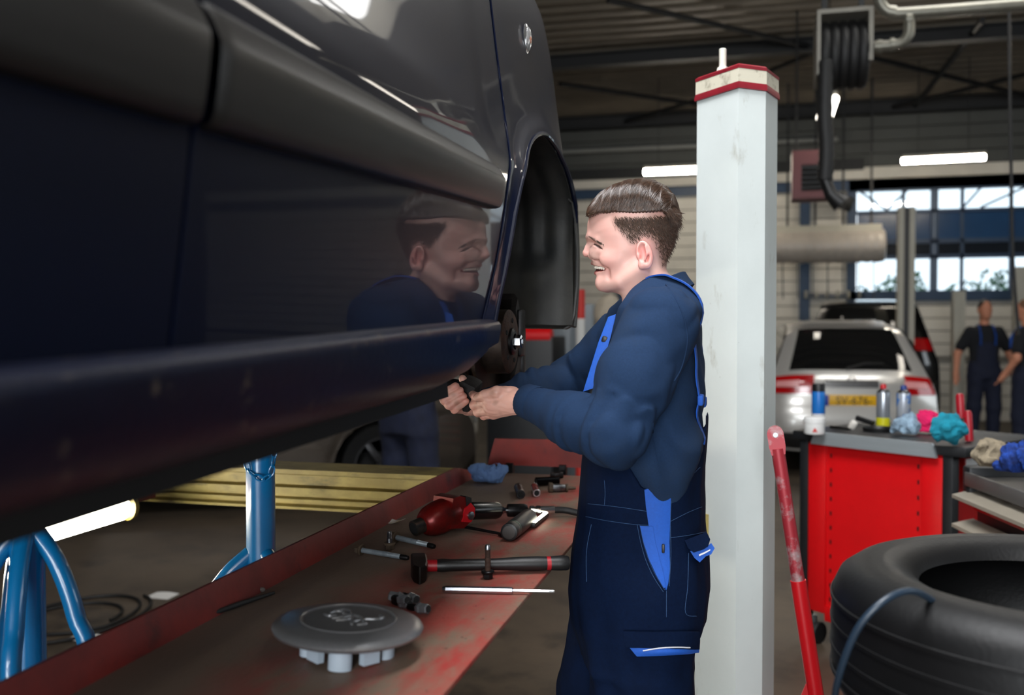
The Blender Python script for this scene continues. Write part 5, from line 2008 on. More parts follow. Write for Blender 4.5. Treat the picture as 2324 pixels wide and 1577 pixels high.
MB().prism([(-.012, 0), (.012, 0), (0, .02)], -.0475, -.0465, Matrix.Translation(p + Vector((0, 0, .012))) @ Matrix.Rotation(R(-90), 4, 'X') @ Matrix.Diagonal((1, -1, 1, 1))).build('warning_mark', M('mark_red', (190, 40, 30), .5), j)
RAG1 = M('pale_blue_rag', (150, 176, 196), .9, rgb2=(96, 110, 124), scale=40, bump=.3)
RAG2 = M('pink_rag', (214, 20, 92), .9, var=.15, scale=30, bump=.3)
RAG3 = M('teal_rag', (14, 128, 150), .9, var=.2, scale=30, bump=.3)
p = top_at(2056, 988)
rag('rag', 'pale blue crumpled rag on the red trolley', 'rag', (p.x, p.y, p.z + .048), (.075, .06, .065), RAG1, 3)
p = top_at(2106, 984)
rag('rag', 'bright pink crumpled rag between two others', 'rag', (p.x, p.y, p.z + .05), (.07, .06, .065), RAG2, 5)
p = onY(2154, 972, 4.16)
rag('rag', 'teal rag draped over the trolley edge', 'rag', (p.x, p.y, p.z), (.085, .06, .095), RAG3, 9, flat=False)
for u0, v0, u1, v1, lb in ((2178, 893, 2181, 948, 'red tube handle standing at the back of the trolley'), (2196, 932, 2200, 1000, 'red tube handle standing at the trolley side')):
    a, b = onY(u0, v0, 4.35), onY(u1, v1, 4.35)
    o = thing('screwdriver', lb, 'screwdriver', (b.x, b.y, .97), 'red screwdrivers in the trolley side rack')
    MB().tube([a, a + (b - a) * .1, b], [.012, .017, .017], 14).build('handle', M('red_handle', (150, 14, 30), .4), o)
    MB().tube([b, b + Vector((0, 0, -.06))], .006, 10).build('blade', DKSTEEL, o)
a = top_at(1993, 978)
o = MB()
o.lathe([(.001, .002), (.062, .002), (.068, .018), (.071, .018), (.066, 0), (.001, 0)], 28, Matrix.Translation(a))
tag(o.build('parts_dish', BLACK), 'shallow black parts dish on the red trolley', 'dish')
a = top_at(1935, 974)
o = MB().box(a + Vector((0, 0, .02)), (.028, .03, .045), .008, rot=Euler((.5, .3, .4))).build('eraser_block', M('white_block', (214, 208, 200), .6))
tag(o, 'small white block on the trolley top', 'block')
a, b = top_at(1945, 962), top_at(1982, 966)
o = MB().tube([a + Vector((0, 0, .03)), b + Vector((0, 0, .012))], [.014, .012], 12).build('torch', BLACK)
tag(o, 'short black torch lying on the trolley', 'torch')
a, b = top_at(1885, 972), top_at(1930, 978)
o = MB().tube([a + Vector((0, 0, .008)), b + Vector((0, 0, .008))], [.007, .005], 10).build('marker_pen', DKSTEEL)
tag(o, 'dark marker pen lying by the jar', 'pen')

# ================================================================ second trolley with open drawers
T2 = Vector(_cm + _ray(2205, 1066) * 3.42)
T2.z = 0
A2 = math.atan2(-.977, .214)        # local x runs towards the camera along the drawer face
tr2 = thing('drawer_trolley', 'black drawer trolley with grey and red drawer fronts at the right edge', 'tool trolley', T2, rz=A2)
GREYF = M('beige_grey_front', (150, 142, 128), .45, var=.05)
loc(MB().bb((.0, .02, .12), (.70, .46, .95), .006), 'body', TBLK, tr2)
loc(MB().bb((-.01, -.03, .86), (.05, .48, .985), .01), 'corner_frame', TBLK, tr2)
loc(MB().bb((.02, -.035, .915), (.70, -.02, .965), .004), 'rim_panel', M('dark_grey_rim', (84, 82, 80), .5), tr2)
loc(MB().bb((-.013, .06, .905), (-.0105, .12, .93)), 'label_plate', M('sticker_white', (200, 200, 200), .5), tr2, smooth=0)
for k in range(6):
    z1 = .90 - k * .105
    d = loc(MB().bb((.03, -.006, z1 - .07), (.69, .02, z1 - .012), .003), 'drawer', REDP, tr2)
    MB().rings([[(x, .0, z1), (x, -.075, z1 - .018), (x, -.075, z1 - .03), (x, .0, z1 - .03)] for x in (.015, .70)]).build('drawer_pull', GREYF, d, world=False, smooth=0)
for x, y in ((.05, .06), (.62, .06), (.05, .42), (.62, .42)):
    c = loc(MB().box((x, y, .10), (.04, .04, .05), .006), 'castor', GALV, tr2)
    MB().lathe([(.012, -.014), (.05, -.014), (.05, .014), (.012, .014)], 20, Matrix.Translation((x, y, .052)) @ Matrix.Rotation(R(90), 4, 'Y')).build('castor_wheel', RUBBER, c, world=False)
loc(MB().bb((.03, .0, .94), (.69, .45, .952)), 'top_tray', BLACK, tr2, smooth=0)
p = onY(2252, 1030, 3.55)
rag('rag', 'beige crumpled cloth on the drawer trolley', 'rag', (p.x, p.y, p.z), (.085, .06, .07), M('beige_rag', (136, 124, 104), .95, var=.2, scale=30, bump=.3), 17)
p = onY(2316, 1042, 3.4)
rag('rag', 'dark blue crumpled cloth at the right edge of the drawer trolley', 'rag', (p.x, p.y, p.z), (.085, .08, .07), M('blue_rag', (16, 62, 150), .9, rgb2=(8, 24, 70), scale=30, bump=.3), 19)
text_mesh('notice_text', 'ITY', .05, BLACK, (.739, .18, .885), (R(90), 0, R(90)), trol, world=False)
loc(MB().bb((.7345, .09, .815), (.7355, .27, .945)), 'sticker_border', M('notice_red', (150, 24, 30), .5), trol, smooth=0)

# ================================================================ tyres
TYRE = M('tyre_rubber', (6, 6, 7), .5, spec=.3, var=.2, scale=12, bump=.06, bscale=150)


def tyre(c, label, R0=.33, w=.205, bore=.20, rot=None):
    t = thing('tyre', label, 'tyre', c, 'tyres stacked at the lower right')
    m = Matrix.Translation(Vector(c))
    if rot is not None:
        m = m @ rot.to_matrix().to_4x4()
    h = w / 2
    prof = [(bore, -h * .72), (bore + .012, -h * .86), (bore + .03, -h * .92), (bore + .07, -h), (R0 - .035, -h * .93), (R0 - .012, -h * .78), (R0 - .003, -h * .6), (R0, -h * .3), (R0, h * .3), (R0 - .003, h * .6),
            (R0 - .012, h * .78), (R0 - .035, h * .93), (bore + .07, h), (bore + .055, h * .985), (bore + .05, h * 1.0), (bore + .03, h * .92), (bore + .012, h * .86), (bore, h * .72),
            (bore + .018, h * .68), (bore + .07, h * .8), (R0 - .03, h * .5), (R0 - .022, 0), (R0 - .03, -h * .5), (bore + .07, -h * .8), (bore + .018, -h * .68), (bore, -h * .72)]
    MB().lathe(prof, 72, m, cap=False).build('casing', TYRE, t, smooth=50)
    for z in (-.5, -.17, .17, .5):
        MB().lathe([(R0 - .001, h * z - .004), (R0 + .0015, h * z - .003), (R0 + .0015, h * z + .003), (R0 - .001, h * z + .004)], 72, m, cap=False).build('tread_rib', TYRE, t)
    return t


TC = Vector((.445, 1.565, 0))
names = ['tyre at the bottom of the stack', 'second tyre from the floor in the stack', 'middle tyre of the stack', 'second tyre from the top of the stack', 'black tyre lying on top of the stack at the lower right']
for k in range(5):
    tyre((TC.x + [.0, .01, -.008, .006, 0][k], TC.y + [0, -.008, .006, .004, 0][k], .112 + k * .2245), names[k], w=.222)
loop = catmull([onY(1892, 1600, 1.40), onY(1905, 1530, 1.33), onY(1945, 1430, 1.30), onY(2000, 1368, 1.30), onY(2062, 1341, 1.33), onY(2115, 1362, 1.38), onY(2155, 1402, 1.42), onY(2185, 1460, 1.46)], 6)
o = MB().tube(loop, .0048, 10).build('tyre_edge_highlight', M('blue_black_edge_highlight', (26, 40, 54), .4))  # highlight along a tyre edge, built as a thin coloured tube
tag(o, 'thin blue black arc drawing the highlight on a tyre edge', 'hose')

# ================================================================ trolley jack with its red handle
hd = 2.36
ja, jb = Vector(_cm + _ray(1757, 968) * hd), Vector(_cm + _ray(1931, 2085) * hd)
jack = thing('trolley_jack', 'trolley jack with a long worn red handle standing beside the post', 'trolley jack', (jb.x, jb.y, 0))
WORNR = M('worn_red_handle', (140, 34, 44), .45, rgb2=(150, 146, 146), scale=22, thr=(.50, .72), metal=.2)
REDH = M('red_handle_paint', (170, 10, 20), .35)
d = (jb - ja).normalized()
mid = ja + (jb - ja) * .32
MB().tube([ja + d * .055, mid], .0165, 16).build('upper_handle', WORNR, jack)
MB().tube([mid - d * .01, jb], .0195, 16).build('lower_handle', REDH, jack)
m = frame(ja, jb, (0, -1, 0))
hp = [(-.018 + .018 * (1 - math.cos(t)) * 0 + .0 - .018 * math.sin(t) * 0, 0) for t in ()]
poly = [(.018 - .018 * math.cos(t), .018 * math.sin(t)) for t in np.linspace(-R(90), R(90), 12)]
poly = [(-x + .018, y) for x, y in poly]
poly = [(.018 - .02 * math.cos(t), .02 * math.sin(t)) for t in np.linspace(-R(90), R(90), 12)] + [(.05, .02), (.07, .0165), (.07, -.0165), (.05, -.02)]
MB().prism(poly, -.010, .010, m).build('grip_head', WORNR, jack, smooth=30)
MB().lathe([(.006, .0101), (.006, .0112), (.001, .0112)], 14, m @ Matrix.Translation((.02, 0, 0))).build('eye_hole', GALV, jack)
g0 = Vector(_cm + _ray(1838, 1530) * hd)
MB().prism([(0, 0), (.11, 0), (.11, -.055), (.06, -.035)], -.004, .004, frame(g0, jb, (0, -1, 0))).build('gusset', REDH, jack, smooth=0)
MB().box((jb.x, jb.y + .28, .12), (.24, .62, .08), .02).build('chassis', REDH, jack)
for sx in (-1, 1):
    MB().lathe([(.02, -.02), (.055, -.02), (.055, .02), (.02, .02)], 20, Matrix.Translation((jb.x + sx * .14, jb.y + .5, .056)) @ Matrix.Rotation(R(90), 4, 'Y')).build('wheel', DKSTEEL, jack)
    MB().lathe([(.015, -.015), (.04, -.015), (.04, .015), (.015, .015)], 20, Matrix.Translation((jb.x + sx * .13, jb.y + .02, .041)) @ Matrix.Rotation(R(90), 4, 'Y')).build('wheel', DKSTEEL, jack)
MB().box((jb.x, jb.y + .02, .10), (.14, .12, .16), .02).build('handle_yoke', REDH, jack)
# ================================================================ cars parked behind
TAILR = M('tail_lamp_red', (170, 8, 14), .15, coat=.6, emit=(200, 10, 16), estr=.0)
LAMPC = M('head_lamp_glass', (180, 184, 186), .08, .7)


def bg_car(name, label, mat, loc_, rz, prof, half, rear=True, plate=None, wheel_y=(.75, 3.35), wheel_r=.32, lights=True):
    """prof: (y, z) from the rear bumper foot over the roof to the front bumper foot; y = 0 at the tail"""
    c = thing(name, label, 'car', loc_, rz=rz)
    P = [(p.x, p.y) for p in resample(catmull([(a, b, 0) for a, b in prof], 5), 90)]
    zmax = max(z for y, z in P)

    def halfw(z):
        return half * interp(z, [.2, .45, .8, .95, zmax], [.93, 1.0, .985, .93, .66])

    def surf(t, s, off=0.0):
        k = t * 89
        i = min(88, int(k))
        w = k - i
        y, z = P[i][0] * (1 - w) + P[i + 1][0] * w, P[i][1] * (1 - w) + P[i + 1][1] * w
        ty, tz_ = P[i + 1][0] - P[i][0], P[i + 1][1] - P[i][1]
        l = math.hypot(ty, tz_) + 1e-9
        ny, nz = -tz_ / l, ty / l
        e = abs(s) ** 5
        return Vector((s * halfw(z), y + ny * (off - .10 * e), z + nz * (off - .05 * e)))
    MB().grid(lambda u, v: surf(u, 2 * v - 1), 89, 18).build('shell', mat, c, world=False, smooth=50)
    for sd in (-1, 1):
        def side(u, v):
            q = surf(u, sd)
            zb = .24
            arch = 0
            for wy in wheel_y:
                dd = abs(q.y - wy)
                if dd < wheel_r + .05:
                    arch = max(arch, wheel_r + math.sqrt((wheel_r + .05) ** 2 - dd ** 2) - .02)
            zb = max(zb, arch)
            z = zb + (max(q.z, zb + .01) - zb) * v
            bow = .03 * math.sin(v * math.pi)
            return Vector((sd * (halfw(z) * (1 - 0) * .999 + 0 * bow), q.y, z))
        MB().grid(side, 89, 14).build('side_panel', mat, c, world=False, smooth=50)
        # side glass
        ys = [y for y, z in P if z > .97]
        y0, y1 = min(ys) + .28, max(ys) - .35

        def sg(u, v):
            y = y0 + (y1 - y0) * u
            zr = max(z for yy, z in P if abs(yy - y) < .12) - .10
            z = .95 + (max(zr, .96) - .95) * v
            return Vector((sd * (halfw(z) + .004), y, z))
        MB().grid(sg, 24, 6).build('side_window', GLASSD, c, world=False)
        for wy in wheel_y:
            m = Matrix.Translation((sd * (half - .11), wy, wheel_r)) @ Matrix.Rotation(R(90), 4, 'Y')
            wv = MB().lathe([(wheel_r * .66, -.09), (wheel_r * .94, -.1), (wheel_r, -.07), (wheel_r, .07), (wheel_r * .94, .1), (wheel_r * .66, .09)], 32, m, cap=False).build('wheel', TYRE, c, world=False)
            rim = MB().lathe([(.03, .05 * sd), (wheel_r * .1, .07 * sd)], 24, m)
            for q in range(5):
                a = 2 * math.pi * q / 5
                rim.box(m @ Vector((math.cos(a) * wheel_r * .36, math.sin(a) * wheel_r * .36, .06 * sd)), (.03, wheel_r * .62, .05) if False else (.03, .05, wheel_r * .62), .008, rot=(m.to_3x3() @ Matrix.Rotation(a, 3, 'Z') @ Matrix.Rotation(R(90), 3, 'Y')))
            rim.lathe([(wheel_r * .62, -.08), (wheel_r * .67, .09 * sd), (wheel_r * .63, .09 * sd)], 32, m, cap=False)
            rim.build('rim', M('dark_alloy', (70, 70, 72), .35, .8), wv, world=False)
    MB().bb((-half * .8, .3, .2), (half * .8, max(y for y, z in P) - .3, .45)).build('floor_pan', DARKBODY, c, world=False, smooth=0)

    def tz(zv, rear_=True):
        rng_ = range(0, 45) if rear_ else range(89, 45, -1)
        for i in rng_:
            if P[i][1] >= zv:
                return i / 89
        return .4
    return c, surf, tz, halfw


SILVER = M('silver_car_paint', (186, 184, 180), .28, .4, coat=1.0)
hatch = [(.06, .24), (.0, .40), (.0, .60), (.05, .75), (.07, .92), (.12, 1.0), (.38, 1.30), (.55, 1.43), (.9, 1.50), (1.6, 1.53), (2.3, 1.47), (3.0, 1.05), (3.3, .98), (4.0, .86), (4.2, .62), (4.22, .4), (4.1, .24)]
cs, sf, tz_, hw = bg_car('car', 'silver hatchback seen from behind with yellow number plate', SILVER, (.88, 9.6, 0.02), R(3), hatch, .80)


def quad(parent, sf, t0, t1, s0, s1, mat, name, off=.006, n=10):
    return MB().grid(lambda u, v: sf(t0 + (t1 - t0) * v, s0 + (s1 - s0) * u, off), n, n).build(name, mat, parent, world=False, solid=.004)


quad(cs, sf, tz_(.99), tz_(1.42), -.80, .80, GLASSD, 'rear_window')
quad(cs, sf, tz_(1.44), tz_(1.49), -.75, .75, SILVER, 'roof_spoiler', .03)
for s in (-1, 1):
    quad(cs, sf, tz_(.74), tz_(.97), (.66 if s > 0 else .46) * s, .99 * s, TAILR, 'tail_lamp')
    quad(cs, sf, tz_(.85), tz_(.875), .64 * s, .92 * s, M('lamp_strip', (220, 150, 150), .2), 'lamp_strip', .012)
quad(cs, sf, tz_(.64), tz_(.83), -.36, .36, SILVER, 'plate_recess', .004)
quad(cs, sf, tz_(.865), tz_(.885), -.33, .33, CHROME, 'chrome_bar', .014)
pl = sf(tz_(.735), 0, .016)
pm = M('plate_yellow', (222, 170, 16), .4)
plate = MB().box(pl, (.52, .008, .115), .003).build('number_plate', pm, cs, world=False)
MB().box(pl + Vector((-.235, -.0045, 0)), (.045, .003, .11), .001).build('country_band', M('plate_blue', (20, 60, 160), .4), plate, world=False)
text_mesh('plate_text', 'SV-676-', .105, BLACK, pl + Vector((.02, -.006, 0)), (R(90), 0, 0), plate, world=False)
q = sf(tz_(.93), 0, .012)
MB().lathe([(.030, 0), (.036, .006), (.042, 0)], 24, Matrix.Translation(q) @ Matrix.Rotation(R(90), 4, 'X'), cap=False).build('badge', CHROME, cs, world=False)
MB().tube([sf(tz_(1.0), -.05, .02), sf(tz_(1.04), .2, .02), sf(tz_(1.06), .45, .02)], [.014, .009, .006], 8).build('rear_wiper', BLACK, cs, world=False)
quad(cs, sf, .005, tz_(.40), -.85, .85, BLACK, 'bumper_insert', .006)

BLACKCAR = M('black_car_paint', (14, 15, 17), .2, .2, coat=1.0)
suv = [(.06, .24), (.0, .42), (.0, .65), (.04, .9), (.08, 1.05), (.36, 1.5), (.55, 1.62), (1.0, 1.68), (1.8, 1.70), (2.5, 1.60), (3.1, 1.15), (3.4, 1.08), (4.1, .95), (4.3, .65), (4.3, .4), (4.2, .24)]
cb_, sf, tz_, hw = bg_car('car', 'tall black car parked behind the silver hatchback', BLACKCAR, (1.52, 14.15, 0.16), R(-2), [(y * .38, z) for y, z in suv], .93, wheel_y=(.3, 1.3))
quad(cb_, sf, tz_(1.08), tz_(1.55), -.82, .82, GLASSD, 'rear_window')
for s in (-1, 1):
    quad(cb_, sf, tz_(.95), tz_(1.12), .62 * s, .98 * s, TAILR, 'tail_lamp')

GREYCAR = M('bronze_grey_car_paint', (98, 90, 82), .22, .7, coat=1.0)
sedan = [(.06, .24), (.0, .42), (.02, .7), (.1, .98), (.6, 1.05), (1.2, 1.42), (2.0, 1.46), (2.6, 1.38), (3.1, 1.04), (3.5, .98), (3.95, .86), (4.15, .72), (4.22, .6), (4.22, .4), (4.1, .24)]
gx = onY(1215, 985, 5.3)
cg, sf, tz_, hw = bg_car('car', 'bronze grey car beyond the yellow crossbeam, seen from its front wheel', GREYCAR, (-6.28, 6.21, 0.0), R(-61), [(y, z * 1.1) for y, z in sedan], .88, wheel_y=(.8, 3.38), wheel_r=.355)
for s in (-1, 1):
    MB().grid(lambda u, v: sf(.845 + .075 * v, (.50 + .42 * u) * s, .008), 8, 8).build('head_lamp', LAMPC, cg, world=False, solid=.004)
    for k in range(6):
        q = sf(.905, (.55 + .06 * k) * s, .016)
        MB().ell(q, (.014, .014, .012), u=10, v=6).build('running_light', M('running_light', (255, 255, 250), .3, emit=(255, 255, 250), estr=3), cg, world=False)
MB().grid(lambda u, v: sf(.93 + .03 * v, -.45 + .9 * u, .008), 8, 6).build('grille', BLACK, cg, world=False, solid=.004)
# ================================================================ people in the background
TEE = M('black_tee', (16, 18, 24), .9)
SKIN2 = M('skin_far', (196, 132, 104), .6)
HAIR2 = M('dark_short_hair', (36, 26, 22), .6)
OVERF = M('navy_overalls_far', (12, 20, 44), .85, var=.2, scale=20)


def far_person(label, x, y, rz, arms, H=1.8, hairm=HAIR2, vox=.016, group=None, bald=False):
    k = H / 1.8
    t = thing('person', label, 'person', (x, y, 0), group, rz=rz)
    # local: faces -y
    hipL, hipR = np.array([.09, 0, .92]), np.array([-.09, 0, .92])
    legs = [([hipL, [.105, -.02, .50], [.11, .02, .10]]), ([hipR, [-.12, -.01, .50], [-.14, .02, .10]])]

    def skinf(X, Y, Z):
        d = s_ell(X, Y, Z, (0, -.01, 1.68), (.072, .092, .118))
        d = smin(d, s_ell(X, Y, Z, (0, -.045, 1.62), (.05, .055, .06)), .03)
        d = smin(d, s_ell(X, Y, Z, (0, -.105, 1.665), (.014, .018, .024)), .015)
        for s in (-1, 1):
            d = smin(d, s_ell(X, Y, Z, (s * .075, .005, 1.67), (.012, .022, .032)), .008)
            d = smax(d, -s_ell(X, Y, Z, (s * .03, -.10, 1.69), (.016, .014, .010)), .01)
        d = smin(d, s_cap(X, Y, Z, (0, .01, 1.58), (0, .02, 1.45), .052, .06), .03)
        for s, (el, wr) in zip((1, -1), arms):
            el, wr = np.array(el), np.array(wr)
            d = smin(d, s_chain(X, Y, Z, [(s * .19, .01, 1.40), el, wr], [.05, .042, .03], .02), .02)
            dirv = (wr - el) / np.linalg.norm(wr - el)
            sdv = np.cross(dirv, [0, 1, 0])
            sdv = sdv / (np.linalg.norm(sdv) + 1e-9)
            d = smin(d, s_cap(X, Y, Z, wr, wr + dirv * .07, .033, .03), .02)
            for q in range(4):
                d = np.minimum(d, s_cap(X, Y, Z, wr + dirv * .07 + sdv * (.012 * (q - 1.5)), wr + dirv * (.15 - .01 * abs(q - 1.5)) + sdv * (.014 * (q - 1.5)) + np.array([0, -.02, 0]), .010, .008))
            d = np.minimum(d, s_cap(X, Y, Z, wr + dirv * .03 + sdv * .03, wr + dirv * .09 + sdv * .05, .012, .009))
        return d

    def shirtf(X, Y, Z):
        d = s_chain(X, Y, Z, [(0, .01, 1.0), (0, .01, 1.2), (0, .015, 1.38)], [.14, .15, .15], .05)
        d = np.sqrt(np.maximum(0, (X * .82) ** 2 + (Y - .01) ** 2 * 1.7)) - np.interp(Z, [.95, 1.15, 1.32, 1.42, 1.5], [.135, .14, .155, .145, .06])
        d = np.maximum(d, np.maximum(Z - 1.5, .95 - Z))
        for s, (el, wr) in zip((1, -1), arms):
            e = np.array([s * .19, .01, 1.40]) * .35 + np.array(el) * .65
            d = smin(d, s_cap(X, Y, Z, (s * .165, .01, 1.41), e, .07, .066), .03)
        return d + .003 * vnoise(X * 30, Y * 30, Z * 30, 3)

    def overf(X, Y, Z):
        d = None
        for l in legs:
            e = s_chain(X, Y, Z, l, [.105, .085, .075], .03)
            d = e if d is None else smin(d, e, .025)
        tr = np.sqrt(np.maximum(0, (X * .82) ** 2 + (Y - .01) ** 2 * 1.65)) - np.interp(Z, [.85, .95, 1.15, 1.35], [.155, .15, .148, .165])
        top = np.where(np.abs(X) < .12, 1.28, 1.05) if True else 1.1
        tr = np.maximum(tr, np.maximum(Z - top, .84 - Z))
        d = smin(d, tr, .03)
        return d + .004 * vnoise(X * 22, Y * 22, Z * 16, 5)
    for f, nm, mt, lo, hi, vx in ((skinf, 'body', SKIN2, (-.5, -.5, .75), (.5, .3, 1.85), vox * .75), (shirtf, 'shirt', TEE, (-.5, -.4, .9), (.5, .35, 1.56), vox), (overf, 'overalls', OVERF, (-.32, -.3, .06), (.32, .3, 1.36), vox)):
        V, Fs = sdf_mesh(f, lo, hi, vx)
        arr_mesh(nm, V * k, Fs, mt, t, world=False)
    if not bald:
        V, Fs = sdf_mesh(lambda X, Y, Z: np.maximum(s_ell(X, Y, Z, (0, .008, 1.70), (.080, .098, .108)), np.maximum(1.655 - Z, (-.075 - Y) + np.maximum(0, 1.75 - Z) * 1.2)), (-.12, -.15, 1.6), (.12, .15, 1.85), .009)
        arr_mesh('hair', V * k, Fs, hairm, t, world=False)
    for s in (-1, 1):
        g = MB().tube([Vector(p) * k for p in ((s * .085, -.115, 1.25), (s * .085, -.12, 1.36), (s * .08, -.05, 1.475), (s * .075, .06, 1.475), (s * .06, .135, 1.3), (s * .05, .13, 1.05))], .02 * k, 8, ell=(.35, 1))
        g.build('brace', ROYAL, t, world=False)
        MB().ell(Vector((s * .115, -.05, .05)) * k, (.05 * k, .14 * k, .055 * k), u=12, v=8).build('boot', BLACK, t, world=False)
    return t


p = onY(2232, 985, 12.6)
far_person('man in black tee and navy bib overalls walking with arms out', p.x, 12.6, R(8), [((.30, .04, 1.14), (.36, -.06, .92)), ((-.30, .04, 1.14), (-.34, -.04, .90))], 1.80)
p = onY(2325, 985, 11.6)
far_person('man at the right edge standing half turned away in navy overalls', p.x, 11.6, R(-125), [((.28, .02, 1.14), (.26, -.12, .95)), ((-.28, .02, 1.14), (-.26, -.16, 1.0))], 1.78, hairm=M('light_brown_hair', (110, 76, 54), .7))
p = onY(928, 1000, 5.3)
far_person('person in dark navy work trousers standing between the two cars', p.x, 5.3, R(160), [((.27, .0, 1.16), (.22, -.2, 1.0)), ((-.27, 0, 1.16), (-.2, -.2, 1.05))], 1.82)

# ================================================================ equipment on wall, roof and floor
WHITEP = M('off_white_post', (176, 172, 158), .5, var=.08, scale=2)


def lamp(a, b, r, label, two=False, far=False):
    a, b = Vector(a), Vector(b)
    t = thing('tube_light', label, 'lamp', (a + b) / 2, 'fluorescent tube lights in the hall')
    d = (b - a).normalized()
    s = d.cross(Vector((0, 0, 1))).normalized()
    MB().box((a + b) / 2 + Vector((0, 0, r * 1.6)), ((b - a).length, r * 4, r * 1.2), r * .3, rot=Matrix((d, -s, Vector((0, 0, 1)))).transposed()).build('housing', WHITEP, t)
    for k in ((-1, 1) if two else (0,)):
        MB().tube([a + s * (k * r * 1.4), b + s * (k * r * 1.4)], r, 10).build('tube', M('far_hall_tube', (250, 250, 250), .4, emit=(255, 244, 226), estr=60.0) if far else M('hall_tube', (250, 250, 250), .4, emit=(255, 246, 232), estr=7.0), t)
    for q in (a + d * .2, b - d * .2):
        MB().tube([q + Vector((0, 0, r * 2)), Vector((q.x, q.y, 4.995))], .006, 6).build('suspension_wire', BLACK, t)
    return t


lamp(onY(2047, 366, 13.6), onY(2236, 357, 13.6), .035, 'lit tube light hanging above the far window', far=True)
lamp(onY(1462, 391, 13.6), onY(1640, 384, 13.6), .04, 'lit tube light hanging behind the mechanic, partly hidden by the post', far=True)
lamp(onZ(1884, 224, 3.75), onZ(1871, 268, 3.75), .035, 'lit tube light running away under the hose reel', True)
lamp((1.6, -2.2, 3.9), (1.6, .2, 3.9), .035, 'lit tube light over the lift bay behind the camera', True)
lamp((2.5, 5.7, 3.95), (2.5, 7.2, 3.95), .035, 'lit tube light high over the tool trolleys', True)
lamp((2.5, 8.3, 3.95), (2.5, 9.8, 3.95), .035, 'lit tube light high over the far bays at the right', True)
lamp((-4.2, 5.5, 4.0), (-4.2, 8.0, 4.0), .035, 'lit tube light over the bronze grey car', True)

# lift posts of other bays
for (u0, u1, vt, Y, lb, slot) in ((2040, 2078, 470, 12.75, 'tall white lift post with a dark slot beside the far cars', True), (2165, 2192, 660, 13.4, 'short white lift post by the far people', False), (2306, 2345, 605, 13.2, 'pale lift post at the right edge behind the men', False)):
    a, b = onY(u0, vt, Y), onY(u1, vt, Y)
    w = b.x - a.x
    t = thing('lift_post', lb, 'lift post', ((a.x + b.x) / 2, Y, 0), 'lift posts of the far bays')
    MB().bb((a.x, Y, 0), (a.x + w * .34, Y + .16, a.z)).bb((b.x - w * .34, Y, 0), (b.x, Y + .16, a.z)).bb((a.x, Y + .12, 0), (b.x, Y + .18, a.z)).build('column', WHITEP, t, smooth=0)
    if slot:
        MB().bb((a.x + w * .34, Y + .03, a.z - 1.9), (b.x - w * .34, Y + .12, a.z)).build('slot', BLACK, t, smooth=0)
        MB().bb((a.x + w * .34, Y + .01, 0), (b.x - w * .34, Y + .12, a.z - 1.9)).build('cover', WHITEP, t, smooth=0)
    else:
        MB().bb((a.x + w * .34, Y + .01, 0), (b.x - w * .34, Y + .12, a.z)).build('cover', WHITEP, t, smooth=0)
    MB().bb((a.x - .1, Y - .1, 0), (b.x + .1, Y + .25, .03)).build('foot_plate', WHITEP, t, smooth=0)

# exhaust hose reel and its ducts
RY = 7.0
a, b = onY(1855, 22, RY), onY(1982, 168, RY)
rl = thing('hose_reel', 'exhaust hose reel with black corrugated hose hung from the roof', 'hose reel', ((a.x + b.x) / 2, RY, a.z))
FR = M('reel_frame', (130, 126, 116), .5, var=.1)
MB().bb((a.x, RY, a.z - .03), (b.x, RY + .45, a.z)).build('top_frame', FR, rl, smooth=0)
MB().bb((a.x, RY, b.z + .02), (a.x + .025, RY + .45, a.z - .03)).build('side_frame', FR, rl, smooth=0)
MB().bb((b.x - .03, RY, b.z + .1), (b.x, RY + .45, a.z - .03)).build('side_frame', FR, rl, smooth=0)
prof = []
n = 46
for k in range(n + 1):
    prof.append((.19 + .012 * (k % 2), -.15 + .30 * k / n))
cx, cz = (a.x + b.x) / 2, (a.z + b.z) / 2 - .02
for q in range(5):
    xx = a.x + .06 + q * (b.x - a.x - .12) / 4
    MB().tube([Vector((xx + .0 * t, RY + .22 + .2 * math.cos(t), cz - .02 + .2 * math.sin(t))) for t in np.linspace(0, 2 * math.pi, 25)[:-1]], .042, 10, closed=True).build('hose_coil', RUBBER, rl)
hang = catmull([(a.x + .06, RY + .02, cz - .1), onY(1872, 260, RY), onY(1876, 340, RY), onY(1872, 410, RY)], 8)
MB().tube(hang, [.05 + .005 * (i % 2) for i in range(len(hang))], 12).build('hanging_hose', RUBBER, rl)
MB().tube([onY(1872, 405, RY), onY(1885, 440, RY), onY(1910, 462, RY)], [.04, .045, .07], 12).build('nozzle', BLACK, rl)
for k in (0, 1):
    xx = a.x + .06 + k * (b.x - a.x - .12)
    MB().bb((xx - .02, RY + .2, a.z), (xx + .02, RY + .24, 5.03)).build('hanger', STEELB, rl, smooth=0)
DUCT = M('galvanised_duct', (120, 118, 108), .4, .6, var=.12, scale=10)
dt = thing('duct', 'shiny galvanised air duct with elbows under the roof', 'duct', onY(2100, 20, RY))
pts = catmull([onY(1995, -60, RY), onY(1995, -15, RY), onY(2000, 10, RY), onY(2020, 28, RY), onY(2060, 30, RY), onY(2324, 10, RY), onY(2600, -12, RY)], 6)
MB().tube(pts, .040, 16).build('main_pipe', DUCT, dt)
pts = catmull([onY(2062, 30, RY), onY(2064, 55, RY), onY(2060, 82, RY), onY(2040, 100, RY), onY(1984, 106, RY)], 6)
MB().tube(pts, .038, 16).build('branch_pipe', DUCT, dt)
for p_, q_ in (((2018, 27), (2032, 29)), ((2056, 44), (2068, 44)), ((2020, 102), (2030, 101)), ((1990, 106), (2002, 105))):
    MB().tube([onY(*p_, RY), onY(*q_, RY)], .046, 16).build('clamp_ring', DUCT, dt)
